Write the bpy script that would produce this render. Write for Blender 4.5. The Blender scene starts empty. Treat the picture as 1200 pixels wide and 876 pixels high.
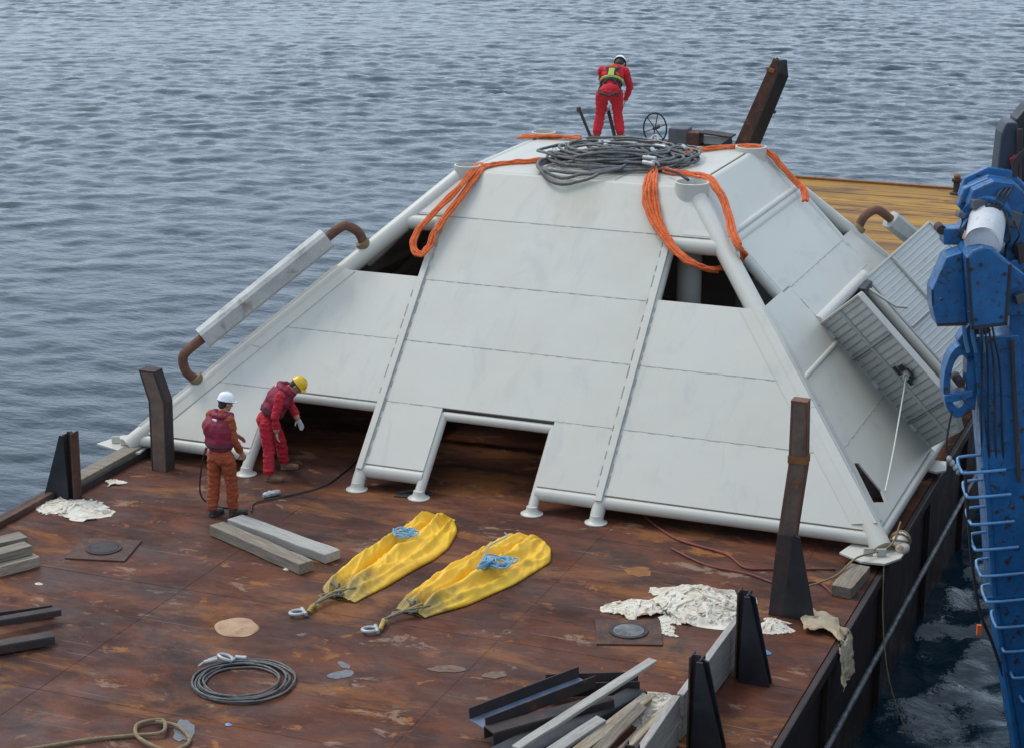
import bpy, bmesh, math, random
import numpy as np
from mathutils import Vector, Matrix, noise
from mathutils.geometry import tessellate_polygon
from mathutils.bvhtree import BVHTree
random.seed(11)
R = math.radians
S = bpy.context.scene
COL = S.collection

# ------------------------------------------------------------------ camera
YAW = -21.408
cam_d = bpy.data.cameras.new('camera'); cam = bpy.data.objects.new('camera', cam_d); COL.objects.link(cam)
cam.location = (10.673, 0, 10)
_p, _y, _r = R(16.169), R(YAW), R(0.254)
F_ = Vector((math.sin(_y)*math.cos(_p), math.cos(_y)*math.cos(_p), -math.sin(_p)))
R_ = Vector((math.cos(_y), -math.sin(_y), 0)); U_ = R_.cross(F_)
Rr = R_*math.cos(_r)+U_*math.sin(_r); Ur = U_*math.cos(_r)-R_*math.sin(_r)
cam.rotation_euler = Matrix((Rr, Ur, -F_)).transposed().to_euler()
cam_d.sensor_width = 36; cam_d.lens = 36*2407/1200
cam_d.clip_start = 0.5; cam_d.clip_end = 12000
S.camera = cam

# ------------------------------------------------------------------ light
SUN_EL, SUN_ROT = R(55), R(285)
w = bpy.data.worlds.new('World'); S.world = w; w.use_nodes = True
nt = w.node_tree; nt.nodes.clear()
sky = nt.nodes.new('ShaderNodeTexSky'); sky.sky_type = 'NISHITA'; sky.sun_disc = False
sky.sun_elevation = SUN_EL; sky.sun_rotation = SUN_ROT; sky.dust_density = 3.0; sky.air_density = 1.0
hs = nt.nodes.new('ShaderNodeHueSaturation'); hs.inputs['Saturation'].default_value = 0.55
bg = nt.nodes.new('ShaderNodeBackground'); bg.inputs['Strength'].default_value = 0.14
wo = nt.nodes.new('ShaderNodeOutputWorld')
cl = nt.nodes.new('ShaderNodeMixRGB'); cl.inputs[0].default_value = 0.6; cl.inputs[2].default_value = (7.6, 9.6, 12.0, 1)   # even cloud layer over the clear sky
nt.links.new(sky.outputs[0], hs.inputs['Color']); nt.links.new(hs.outputs[0], cl.inputs[1]); nt.links.new(cl.outputs[0], bg.inputs[0]); nt.links.new(bg.outputs[0], wo.inputs[0])
sl = bpy.data.lights.new('sun', 'SUN'); sl.energy = 1.6; sl.angle = R(20); sl.color = (1, .92, .82)
so = bpy.data.objects.new('sun', sl); COL.objects.link(so)
# the sky's sun_rotation is measured clockwise from +Y
sd = Vector((math.sin(SUN_ROT)*math.cos(SUN_EL), math.cos(SUN_ROT)*math.cos(SUN_EL), math.sin(SUN_EL)))
so.rotation_euler = sd.to_track_quat('Z', 'Y').to_euler()
S.view_settings.view_transform = 'Standard'; S.view_settings.look = 'None'
S.view_settings.exposure = 0.0; S.view_settings.gamma = 1.0

# ------------------------------------------------------------------ materials
class NT:
    def __init__(s, name):
        s.m = bpy.data.materials.new(name); s.m.use_nodes = True
        s.t = s.m.node_tree; s.b = s.t.nodes['Principled BSDF']
        tc = s.t.nodes.new('ShaderNodeTexCoord'); s.co = tc.outputs['Object']
        oi = s.t.nodes.new('ShaderNodeObjectInfo'); s.rnd = oi.outputs['Random']
    def n(s, typ, **k):
        x = s.t.nodes.new(typ)
        for a, b in k.items(): setattr(x, a, b)
        return x
    def l(s, a, b): s.t.links.new(a, b)
    def map(s, scale=(1,1,1), rot=(0,0,0), loc=(0,0,0), co=None):
        x = s.n('ShaderNodeMapping'); x.inputs['Scale'].default_value = scale; x.inputs['Rotation'].default_value = rot
        x.inputs['Location'].default_value = loc; s.l(co or s.co, x.inputs[0]); return x.outputs[0]
    def noise(s, scale, detail=6, rough=.55, co=None, dist=0):
        x = s.n('ShaderNodeTexNoise'); x.inputs['Scale'].default_value = scale; x.inputs['Detail'].default_value = detail
        x.inputs['Roughness'].default_value = rough; x.inputs['Distortion'].default_value = dist
        s.l(co or s.co, x.inputs['Vector']); return x.outputs['Fac']
    def ramp(s, fac, a, b, ca=(0,0,0,1), cb=(1,1,1,1)):
        x = s.n('ShaderNodeValToRGB'); e = x.color_ramp.elements
        e[0].position = a; e[1].position = b; e[0].color = ca; e[1].color = cb
        s.l(fac, x.inputs[0]); return x.outputs[0]
    def mix(s, fac, a, b, mode='MIX'):
        x = s.n('ShaderNodeMixRGB', blend_type=mode)
        for i, v in ((0, fac), (1, a), (2, b)):
            if isinstance(v, (int, float)): x.inputs[i].default_value = v
            elif isinstance(v, tuple): x.inputs[i].default_value = (*v[:3], 1)
            else: s.l(v, x.inputs[i])
        return x.outputs[0]
    def bump(s, h, strength=.3, dist=.01, prev=None):
        x = s.n('ShaderNodeBump'); x.inputs['Strength'].default_value = strength; x.inputs['Distance'].default_value = dist
        s.l(h, x.inputs['Height'])
        if prev: s.l(prev, x.inputs['Normal'])
        return x.outputs[0]
    def out(s, col, rough=.6, metal=0, nrm=None):
        if isinstance(col, tuple): s.b.inputs['Base Color'].default_value = (*col, 1)
        else: s.l(col, s.b.inputs['Base Color'])
        if isinstance(rough, (int, float)): s.b.inputs['Roughness'].default_value = rough
        else: s.l(rough, s.b.inputs['Roughness'])
        s.b.inputs['Metallic'].default_value = metal
        if nrm: s.l(nrm, s.b.inputs['Normal'])
        return s.m

def worn(name, col, col2, dirt=(.12,.05,.025), dlo=.62, dhi=.72, scale=3, rough=.6, metal=0, bump=.25, fine=60, stretch=(1,1,1), bd=.004):
    k = NT(name); co = k.map(stretch)
    off = k.n('ShaderNodeVectorMath', operation='ADD'); k.l(co, off.inputs[0])
    cb = k.n('ShaderNodeCombineXYZ'); mm = k.n('ShaderNodeMath', operation='MULTIPLY'); mm.inputs[1].default_value = 37
    k.l(k.rnd, mm.inputs[0]); k.l(mm.outputs[0], cb.inputs[0]); k.l(mm.outputs[0], cb.inputs[1]); k.l(cb.outputs[0], off.inputs[1])
    co = off.outputs[0]
    a = k.ramp(k.noise(scale, 8, .6, co), .35, .65)
    c = k.mix(a, col, col2)
    d = k.ramp(k.noise(scale*2.3, 9, .68, co, .4), dlo, dhi)
    c = k.mix(d, c, dirt)
    f = k.noise(fine, 4, .6, co)
    c = k.mix(.25, c, k.ramp(f, .3, .7, (.55,.55,.55,1), (1.25,1.25,1.25,1)), 'MULTIPLY')
    nb = k.bump(f, bump, bd); nb = k.bump(k.noise(scale*2, 5, .6, co), bump, bd*3, nb)
    rr = k.ramp(k.noise(scale*1.7, 5, .6, co), .3, .7, (rough-.12,)*3+(1,), (min(1, rough+.15),)*3+(1,))
    return k.out(c, rr, metal, nb)

def white_paint():
    k = NT('white_painted_steel')
    base = k.mix(k.rnd, (.455,.432,.368), (.495,.470,.402))
    c = k.mix(k.ramp(k.noise(.9, 6, .6), .35, .7), base, (.49,.475,.425))
    st = k.noise(2.2, 8, .65, k.map((1,.35,.35)), 1.2)                       # faint grime streaks
    c = k.mix(k.ramp(st, .54, .78, (0,0,0,1), (.55,.55,.55,1)), c, (.33,.335,.32))
    sp = k.ramp(k.noise(5, 9, .75, None, .6), .68, .76, (0,0,0,1), (.75,)*3+(1,))
    c = k.mix(sp, c, (.33,.31,.27))
    # greasy brown stain run from the wire rope on the upper front plate
    dd = k.n('ShaderNodeVectorMath', operation='DISTANCE'); k.l(k.map((1,1,.75)), dd.inputs[0]); dd.inputs[1].default_value = (.35, 29.2, 2.85)
    am = k.n('ShaderNodeMath', operation='MULTIPLY_ADD'); k.l(k.noise(3, 6, .6, k.map((2,1,.5))), am.inputs[0]); am.inputs[1].default_value = .9; k.l(dd.outputs['Value'], am.inputs[2])
    c = k.mix(k.ramp(am.outputs[0], .55, 1.15, (.55,)*3+(1,), (0,0,0,1)), c, (.36,.33,.25))
    ru = k.ramp(k.noise(11, 9, .75, k.map((1,1,.35))), .69, .75, (0,0,0,1), (.8,)*3+(1,))
    c = k.mix(ru, c, (.30,.17,.09))
    nb = k.bump(k.noise(1.3, 3, .5), .35, .03); nb = k.bump(k.noise(35, 4, .6), .12, .003, nb)
    return k.out(c, .42, 0, nb)
WHITE = white_paint()
GREYW = worn('grey_painted_steel', (.42,.43,.42), (.36,.37,.36), (.22,.20,.18), .62, .74, 1.5, .5, 0, .15)
INNER = worn('door_inner_paint', (.56,.56,.53), (.48,.48,.455), (.32,.28,.23), .6, .72, 1.5, .55, 0, .2, stretch=(1,1,1))
DOORL = worn('door_groove_shade', (.36,.365,.35), (.28,.285,.275), (.12,.10,.08), .6, .74, 1.5, .55, 0, .2)  # door paint darkened to stand for shade in the leaf's grooves
SEAMM = worn('grey_seam_weld', (.23,.23,.215), (.33,.33,.31), (.2,.14,.1), .6, .7, 4, .6, 0, .2)
POSTM = worn('grey_brown_worn_steel', (.17,.115,.085), (.085,.058,.046), (.20,.075,.025), .56, .66, 3, .75, 0, .5)
PIPER = worn('rust_brown_pipe', (.17,.070,.040), (.10,.045,.03), (.22,.09,.04), .56, .68, 6, .8, 0, .5)
CREAM = worn('weathered_white_beam', (.46,.46,.43), (.35,.35,.33), (.2,.17,.14), .55, .7, 3, .7, 0, .3, stretch=(.5,.5,.5))
RUST = worn('rusty_steel', (.09,.038,.023), (.045,.026,.02), (.17,.065,.025), .56, .68, 4, .8, 0, .5)
DKRUST = worn('dark_rusted_steel', (.045,.026,.022), (.022,.02,.022), (.13,.05,.025), .6, .7, 3, .75, 0, .4)
BLACKP = worn('black_bitumen_paint', (.010,.011,.014), (.020,.021,.026), (.07,.04,.028), .64, .74, 3, .5, 0, .3)
BLUE = worn('blue_crane_paint', (.011,.085,.225), (.016,.115,.285), (.040,.028,.024), .56, .63, 4.5, .38, 0, .2)
LBLUE = worn('pale_blue_paint', (.10,.25,.45), (.07,.19,.38), (.06,.05,.05), .64, .7, 4, .4, 0, .2)
DRUM = worn('pale_grey_drum', (.55,.55,.56), (.45,.46,.48), (.25,.24,.22), .6, .72, 4, .5, 0, .2)
WIRE = worn('greasy_wire_rope', (.085,.085,.08), (.15,.15,.145), (.05,.045,.04), .55, .65, 9, .5, .4, .6, 120)
GALV = worn('galvanised_steel', (.42,.43,.43), (.30,.31,.32), (.16,.12,.09), .6, .7, 12, .45, .3, .3)
TIMBER = worn('weathered_timber', (.26,.215,.165), (.15,.12,.09), (.10,.075,.055), .56, .7, 5, .85, 0, .6, 90, (.5,6,6))
WTIMB = worn('pale_scaffold_board', (.37,.35,.32), (.27,.25,.225), (.17,.14,.11), .56, .68, 4, .85, 0, .6, 80, (6,.5,6))
WTIMBX = worn('pale_plank', (.40,.38,.345), (.29,.27,.24), (.17,.14,.11), .56, .68, 4, .85, 0, .6, 80, (.5,6,6))
OTIMB = worn('split_brown_timber', (.27,.19,.12), (.40,.35,.28), (.09,.06,.04), .56, .68, 5, .85, 0, .6, 90, (.6,6,6))
CLOTH = worn('dirty_white_cloth', (.66,.62,.54), (.55,.48,.37), (.30,.19,.12), .53, .66, 3.5, .9, 0, .12, 50, bd=.004)
TANCL = worn('stained_tan_cloth', (.50,.42,.29), (.36,.26,.15), (.24,.12,.06), .55, .68, 4, .9, 0, .15, 50, bd=.004)
RAILM = worn('rubbing_pipe_painted_glints', (.05,.05,.055), (.22,.22,.225), (.03,.02,.02), .56, .62, 5, .5, 0, .3)  # bright highlights of the dark fender pipe put into its colour as pale patches
CASEM = worn('dull_grey_casing', (.085,.095,.11), (.06,.065,.075), (.09,.05,.035), .58, .7, 5, .6, 0, .2)
CARD = worn('wet_cardboard', (.42,.27,.16), (.33,.20,.12), (.2,.1,.06), .6, .7, 6, .9, 0, .4)
SLINGM = worn('orange_sling_fibre', (.82,.17,.03), (.62,.10,.024), (.30,.07,.035), .55, .68, 10, .8, 0, .7, 160, bd=.01)
def bag_mat():
    k = NT('yellow_tarpaulin')
    c = k.mix(k.ramp(k.noise(2.5, 6, .6), .35, .65), (.84,.50,.02), (.72,.40,.02))
    ln = k.n('ShaderNodeVectorMath', operation='LENGTH'); k.l(k.co, ln.inputs[0])          # the neck end is soiled
    a = k.n('ShaderNodeMath', operation='MULTIPLY_ADD'); lm = k.n('ShaderNodeMath', operation='MULTIPLY_ADD'); k.l(ln.outputs['Value'], lm.inputs[0]); lm.inputs[1].default_value = .42; lm.inputs[2].default_value = .55
    k.l(k.noise(4, 8, .7), a.inputs[0]); a.inputs[1].default_value = -.9; k.l(lm.outputs[0], a.inputs[2])
    c = k.mix(k.ramp(a.outputs[0], .28, .48, (.8,)*3+(1,), (0,0,0,1)), c, (.19,.15,.06))
    c = k.mix(k.ramp(k.noise(6, 9, .7, None, .5), .60, .70, (0,0,0,1), (.35,)*3+(1,)), c, (.36,.24,.06))
    nb = k.bump(k.noise(9, 5, .6, None, 1.0), .3, .012); nb = k.bump(k.noise(120, 2, .5), .15, .002, nb)
    return k.out(c, .48, 0, nb)
BAGM = bag_mat()
BLROPE = worn('pale_blue_cord', (.11,.30,.48), (.20,.40,.52), (.1,.15,.2), .6, .7, 20, .8, 0, .4)
TANR = worn('tan_rope', (.26,.19,.10), (.18,.13,.07), (.1,.07,.04), .6, .7, 12, .9, 0, .7, 140)
WROPE = worn('white_cord', (.62,.62,.60), (.55,.55,.52), (.4,.38,.34), .6, .7, 12, .85, 0, .4)
REDH = worn('thin_red_hose', (.20,.03,.025), (.12,.025,.02), (.06,.03,.025), .55, .7, 8, .6, 0, .2)
RUBBER = worn('black_rubber', (.015,.015,.016), (.022,.022,.022), (.05,.04,.035), .6, .72, 8, .55, 0, .3)
GLASSY = worn('worn_lid', (.05,.05,.05), (.16,.165,.17), (.02,.02,.02), .6, .7, 7, .5, 0, .3)
GREYPT = worn('grey_paint_spill', (.14,.15,.165), (.10,.10,.11), (.10,.06,.05), .55, .66, 8, .5, 0, .2)
PALEPT = worn('pale_scuffed_patch', (.17,.115,.08), (.11,.065,.045), (.10,.045,.03), .50, .62, 5, .75, 0, .3)
OCHREP = worn('ochre_rust_stain', (.26,.10,.018), (.17,.065,.02), (.11,.045,.03), .54, .68, 6, .8, 0, .3)
COVR = worn('red_coverall', (.46,.012,.03), (.33,.01,.022), (.18,.01,.015), .64, .8, 5, .85, 0, .5, 70)
COVR2 = worn('bright_red_coverall', (.50,.012,.022), (.42,.01,.02), (.2,.01,.015), .66, .8, 5, .85, 0, .5, 70)
COVO = worn('orange_brown_coverall', (.32,.066,.021), (.24,.049,.018), (.09,.035,.022), .58, .75, 5, .9, 0, .5, 70)
VEST = worn('crimson_life_vest', (.22,.012,.035), (.17,.01,.03), (.08,.008,.018), .62, .78, 6, .75, 0, .4, 90)
SKIN = worn('skin', (.42,.22,.14), (.38,.19,.12), (.33,.15,.1), .7, .85, 6, .6, 0, .1)
GLOVE = worn('grey_work_glove', (.30,.31,.30), (.40,.40,.38), (.15,.12,.1), .6, .72, 18, .9, 0, .3)
BOOT = worn('tan_leather_boot', (.20,.10,.05), (.14,.07,.04), (.06,.035,.025), .6, .72, 10, .7, 0, .3)
DBOOT = worn('dark_leather_boot', (.04,.03,.028), (.06,.04,.03), (.1,.05,.03), .6, .72, 10, .6, 0, .3)
HAIRM = worn('dark_hair', (.02,.014,.01), (.03,.02,.015), (.01,.01,.01), .6, .7, 20, .6, 0, .6, 150)
HWHITE = worn('white_helmet_shell', (.78,.79,.80), (.74,.75,.76), (.6,.6,.58), .7, .8, 6, .25, 0, .02)
HYELL = worn('yellow_helmet_shell', (.70,.43,.015), (.66,.40,.015), (.5,.3,.03), .7, .8, 6, .25, 0, .02)
HIVIS = worn('lime_reflective_tape', (.32,.42,.05), (.40,.48,.12), (.2,.22,.08), .6, .7, 10, .5, 0, .1)
STRAP = worn('black_webbing', (.018,.02,.024), (.03,.03,.035), (.05,.05,.05), .6, .7, 20, .8, 0, .2)
HULLM = worn('dark_hull_paint', (.020,.012,.011), (.035,.016,.013), (.07,.028,.016), .58, .7, 1.2, .6, 0, .4)
SHIPM = worn('dark_blue_ship_plating', (.02,.03,.05), (.025,.035,.055), (.08,.04,.03), .62, .72, .8, .5, 0, .2)
TIMBD = None

def deck_mat():
    k = NT('rusty_deck_plating')
    rot = (0, 0, R(-21.4))
    def layer(c, col, sc, st, loc, lo, hi, amt, rough=.7, dist=.5):
        return k.mix(k.ramp(k.noise(sc, 10, rough, k.map(st, rot, loc), dist), lo, hi, (0,0,0,1), (amt,)*3+(1,)), c, col)
    c = k.mix(k.ramp(k.noise(.5, 6, .6, None, .6), .38, .62), (.088,.029,.016), (.050,.019,.014))
    c = layer(c, (.15,.050,.022), 1.4, (.7,1.2,1), (0,0,0), .46, .62, .9)
    c = layer(c, (.098,.056,.048), .8, (.6,1.3,1), (7,3,0), .53, .64, .65)      # dull mauve wear
    c = layer(c, (.23,.095,.026), .85, (.5,1.3,1), (2,9,0), .53, .62, .8)    # long ochre streaks
    c = layer(c, (.30,.125,.025), 1.7, (.8,1.2,1), (21,5,0), .60, .64, .85)       # ochre spots
    c = layer(c, (.27,.19,.14), 1.3, (.75,1.3,1), (5,1,0), .59, .625, .8, .74)  # pale scraped patches
    c = layer(c, (.14,.14,.15), 1.1, (.6,1.2,1), (15,31,0), .665, .69, .8, .66) # grey paint remnants
    c = layer(c, (.024,.013,.012), .8, (.8,1.1,1), (11,4,0), .52, .66, .85)     # dark damp blotches
    c = layer(c, (.022,.013,.012), 3.5, (.6,1.4,1), (1,14,0), .60, .68, .6)
    c = k.mix(k.ramp(k.noise(20, 5, .75), .62, .72, (0,0,0,1), (.5,)*3+(1,)), c, (.21,.125,.075))
    c = k.mix(1.0, c, (.86,.74,.64), 'MULTIPLY')
    c = k.mix(.45, c, k.ramp(k.noise(38, 6, .75), .3, .7, (.5,)*3+(1,), (1.4,)*3+(1,)), 'MULTIPLY')
    for rz_, lo in ((12, .695), (75, .705), (40, .71)):
        wv = k.noise(3, 3, .5, k.map((.12,9,1), (0,0,R(rz_)), (rz_,0,0)), .2)
        c = k.mix(k.ramp(wv, lo, lo+.015, (0,0,0,1), (.5,)*3+(1,)), c, (.24,.15,.12))
    rg = k.ramp(k.noise(1.2, 7, .7, k.map((.6,1,1), rot)), .38, .62, (.50,)*3+(1,), (.9,)*3+(1,))
    k.b.inputs['Specular IOR Level'].default_value = .3
    nb = k.bump(k.noise(30, 6, .7), .5, .006); nb = k.bump(k.noise(1.1, 4, .5), .5, .03, nb)
    return k.out(c, rg, 0, nb)
DECK = deck_mat()

def aft_mat():
    k = NT('ochre_timber_sheathing')
    c = k.mix(k.ramp(k.noise(1.3, 8, .65, k.map((.12,1.6,1))), .35, .65), (.40,.21,.018), (.22,.105,.015))
    c = k.mix(k.ramp(k.noise(1.1, 9, .72, k.map((.35,1.2,1), (0,0,0), (3,8,0)), .6), .47, .60), c, (.15,.065,.022))
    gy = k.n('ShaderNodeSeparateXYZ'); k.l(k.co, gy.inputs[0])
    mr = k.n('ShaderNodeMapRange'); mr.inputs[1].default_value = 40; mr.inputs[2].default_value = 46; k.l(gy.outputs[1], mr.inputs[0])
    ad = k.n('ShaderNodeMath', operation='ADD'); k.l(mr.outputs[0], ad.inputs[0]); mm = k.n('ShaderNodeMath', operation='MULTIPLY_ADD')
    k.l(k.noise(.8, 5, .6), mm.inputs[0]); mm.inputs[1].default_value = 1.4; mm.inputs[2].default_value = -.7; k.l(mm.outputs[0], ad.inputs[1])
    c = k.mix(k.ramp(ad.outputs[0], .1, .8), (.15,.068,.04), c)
    c = k.mix(.4, c, k.ramp(k.noise(6, 8, .7, k.map((.3,2,1))), .3, .7, (.6,)*3+(1,), (1.3,)*3+(1,)), 'MULTIPLY')
    return k.out(c, .8, 0, k.bump(k.noise(20, 5, .7, k.map((.2,2,1))), .5, .01))
AFT = aft_mat()

def sea_mat():
    k = NT('sea_water')
    b1 = k.noise(4.2, 4, .55, k.map((.7,1.5,1), (0,0,R(21)))); b2 = k.noise(9, 4, .6, k.map((.8,1.3,1), (0,0,R(-10))))
    nb = k.bump(b1, .5, .05)
    m = k.out((.004,.018,.030), .05, 0, nb)
    k.b.inputs['IOR'].default_value = 1.333
    return m
SEA = sea_mat()

# ------------------------------------------------------------------ geometry helpers
V = Vector
class MB:
    def __init__(s): s.v = []; s.f = []
    def add(s, vs, fs):
        o = len(s.v); s.v += [tuple(x) for x in vs]; s.f += [tuple(o+i for i in f) for f in fs]; return s
    def box(s, c, d, rot=None, M=None):
        c = V(c); hx, hy, hz = d[0]/2, d[1]/2, d[2]/2
        q = [V((x,y,z)) for z in (-hz,hz) for y in (-hy,hy) for x in (-hx,hx)]
        if rot is not None: m = Matrix.Rotation(rot[2],3,'Z') @ Matrix.Rotation(rot[1],3,'Y') @ Matrix.Rotation(rot[0],3,'X'); q = [m@a for a in q]
        if M is not None: q = [M@a for a in q]
        return s.add([c+a for a in q], [(0,2,3,1),(4,5,7,6),(0,1,5,4),(2,6,7,3),(0,4,6,2),(1,3,7,5)])
    def beam(s, a, b, w, h, up=(0,0,1)):
        a, b = V(a), V(b); d = (b-a).normalized(); sd_ = d.cross(V(up)).normalized(); u = sd_.cross(d)
        q = []
        for p in (a, b):
            for x, y in ((-1,-1),(1,-1),(1,1),(-1,1)): q.append(p+sd_*x*w/2+u*y*h/2)
        return s.add(q, [(3,2,1,0),(4,5,6,7),(0,1,5,4),(1,2,6,5),(2,3,7,6),(3,0,4,7)])
    def tube(s, pts, r, n=10, closed=False, caps=True):
        pts = [V(p) for p in pts]; m = len(pts); rs = r if isinstance(r, (list, tuple)) else [r]*m
        T = []
        for i in range(m):
            a = pts[(i-1)%m] if (closed or i > 0) else pts[i]; b = pts[(i+1)%m] if (closed or i < m-1) else pts[i]
            T.append((b-a).normalized())
        ref = V((0,0,1)) if abs(T[0].z) < .9 else V((1,0,0))
        u = T[0].cross(ref).normalized(); q = []
        for i in range(m):
            u = (u - T[i]*u.dot(T[i])).normalized(); w_ = T[i].cross(u)
            for j in range(n):
                a = 2*math.pi*j/n; q.append(pts[i]+(u*math.cos(a)+w_*math.sin(a))*rs[i])
        f = []
        for i in range(m if closed else m-1):
            i2 = (i+1)%m
            for j in range(n): f.append((i*n+j, i*n+(j+1)%n, i2*n+(j+1)%n, i2*n+j))
        if caps and not closed: f.append(tuple(reversed(range(n)))); f.append(tuple((m-1)*n+j for j in range(n)))
        return s.add(q, f)
    def prism(s, poly, off, holes=()):
        loops = [[V(p) for p in poly]]+[[V(p) for p in h] for h in holes]; off = V(off)
        allp = [p for l_ in loops for p in l_]; N = len(allp)
        tr = tessellate_polygon(loops)
        f = [tuple(t) for t in tr]+[tuple(N+i for i in reversed(t)) for t in tr]
        if not holes: f = [tuple(range(N)), tuple(reversed(range(N, 2*N)))] if N <= 4 else f
        k = 0
        for l_ in loops:
            n = len(l_)
            for i in range(n): a, b = k+i, k+(i+1)%n; f.append((b, a, N+a, N+b))
            k += n
        return s.add(allp+[p+off for p in allp], f)
    def ell(s, c, rad, M=None, nu=16, nv=10):
        q = []; f = []; c = V(c)
        for i in range(nv+1):
            t = math.pi*i/nv
            for j in range(nu):
                a = 2*math.pi*j/nu; p = V((rad[0]*math.sin(t)*math.cos(a), rad[1]*math.sin(t)*math.sin(a), rad[2]*math.cos(t)))
                q.append(c+(M@p if M else p))
        for i in range(nv):
            for j in range(nu): f.append((i*nu+j, (i+1)*nu+j, (i+1)*nu+(j+1)%nu, i*nu+(j+1)%nu))
        return s.add(q, f)
    def lathe(s, c, prof, n=20, M=None):
        c = V(c); q = []
        for r, z in prof:
            for j in range(n):
                a = 2*math.pi*j/n; p = V((r*math.cos(a), r*math.sin(a), z)); q.append(c+(M@p if M else p))
        f = [(i*n+j, i*n+(j+1)%n, (i+1)*n+(j+1)%n, (i+1)*n+j) for i in range(len(prof)-1) for j in range(n)]
        return s.add(q, f)
    def build(s, name, mat, parent=None, smooth=False, bevel=0, label=None, kind=None):
        me = bpy.data.meshes.new(name); me.from_pydata(s.v, [], s.f); me.validate()
        bm = bmesh.new(); bm.from_mesh(me); bmesh.ops.remove_doubles(bm, verts=bm.verts, dist=1e-5)
        bmesh.ops.recalc_face_normals(bm, faces=bm.faces)
        if smooth:
            for f in bm.faces: f.smooth = True
            for e in bm.edges:
                if len(e.link_faces) == 2 and e.calc_face_angle(0) > R(42): e.smooth = False
        bm.to_mesh(me); bm.free()
        for m_ in (mat if isinstance(mat, (list, tuple)) else [mat]): me.materials.append(m_)
        o = bpy.data.objects.new(name, me); COL.objects.link(o)
        if parent: o.parent = parent
        if bevel:
            b = o.modifiers.new('bevel', 'BEVEL'); b.width = bevel; b.segments = 2; b.limit_method = 'ANGLE'; b.angle_limit = R(40)
        if label: o['label'] = label
        if kind: o['kind'] = kind
        return o

def tag(o, label=None, cat=None, group=None, kind=None):
    for a, b in (('label', label), ('category', cat), ('group', group), ('kind', kind)):
        if b: o[a] = b
    return o
def thing(name, label, cat, loc=(0,0,0), rz=0, group=None):
    o = bpy.data.objects.new(name, None); COL.objects.link(o); o.location = loc; o.rotation_euler = (0,0,rz)
    o.empty_display_size = .2
    return tag(o, label, cat, group)
def smooth_path(pts, n=6, closed=False):
    pts = [V(p) for p in pts]; m = len(pts); out = []
    for i in range(m if closed else m-1):
        p0 = pts[(i-1)%m] if (closed or i > 0) else pts[i]; p1 = pts[i]; p2 = pts[(i+1)%m]
        p3 = pts[(i+2)%m] if (closed or i < m-2) else p2
        for k in range(n):
            t = k/n; out.append(.5*((2*p1)+(p2-p0)*t+(2*p0-5*p1+4*p2-p3)*t*t+(3*p1-p0-3*p2+p3)*t**3))
    if not closed: out.append(pts[-1])
    return out
def nz(x, y, z=0, s=1): return noise.noise(V((x*s, y*s, z)))

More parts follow.
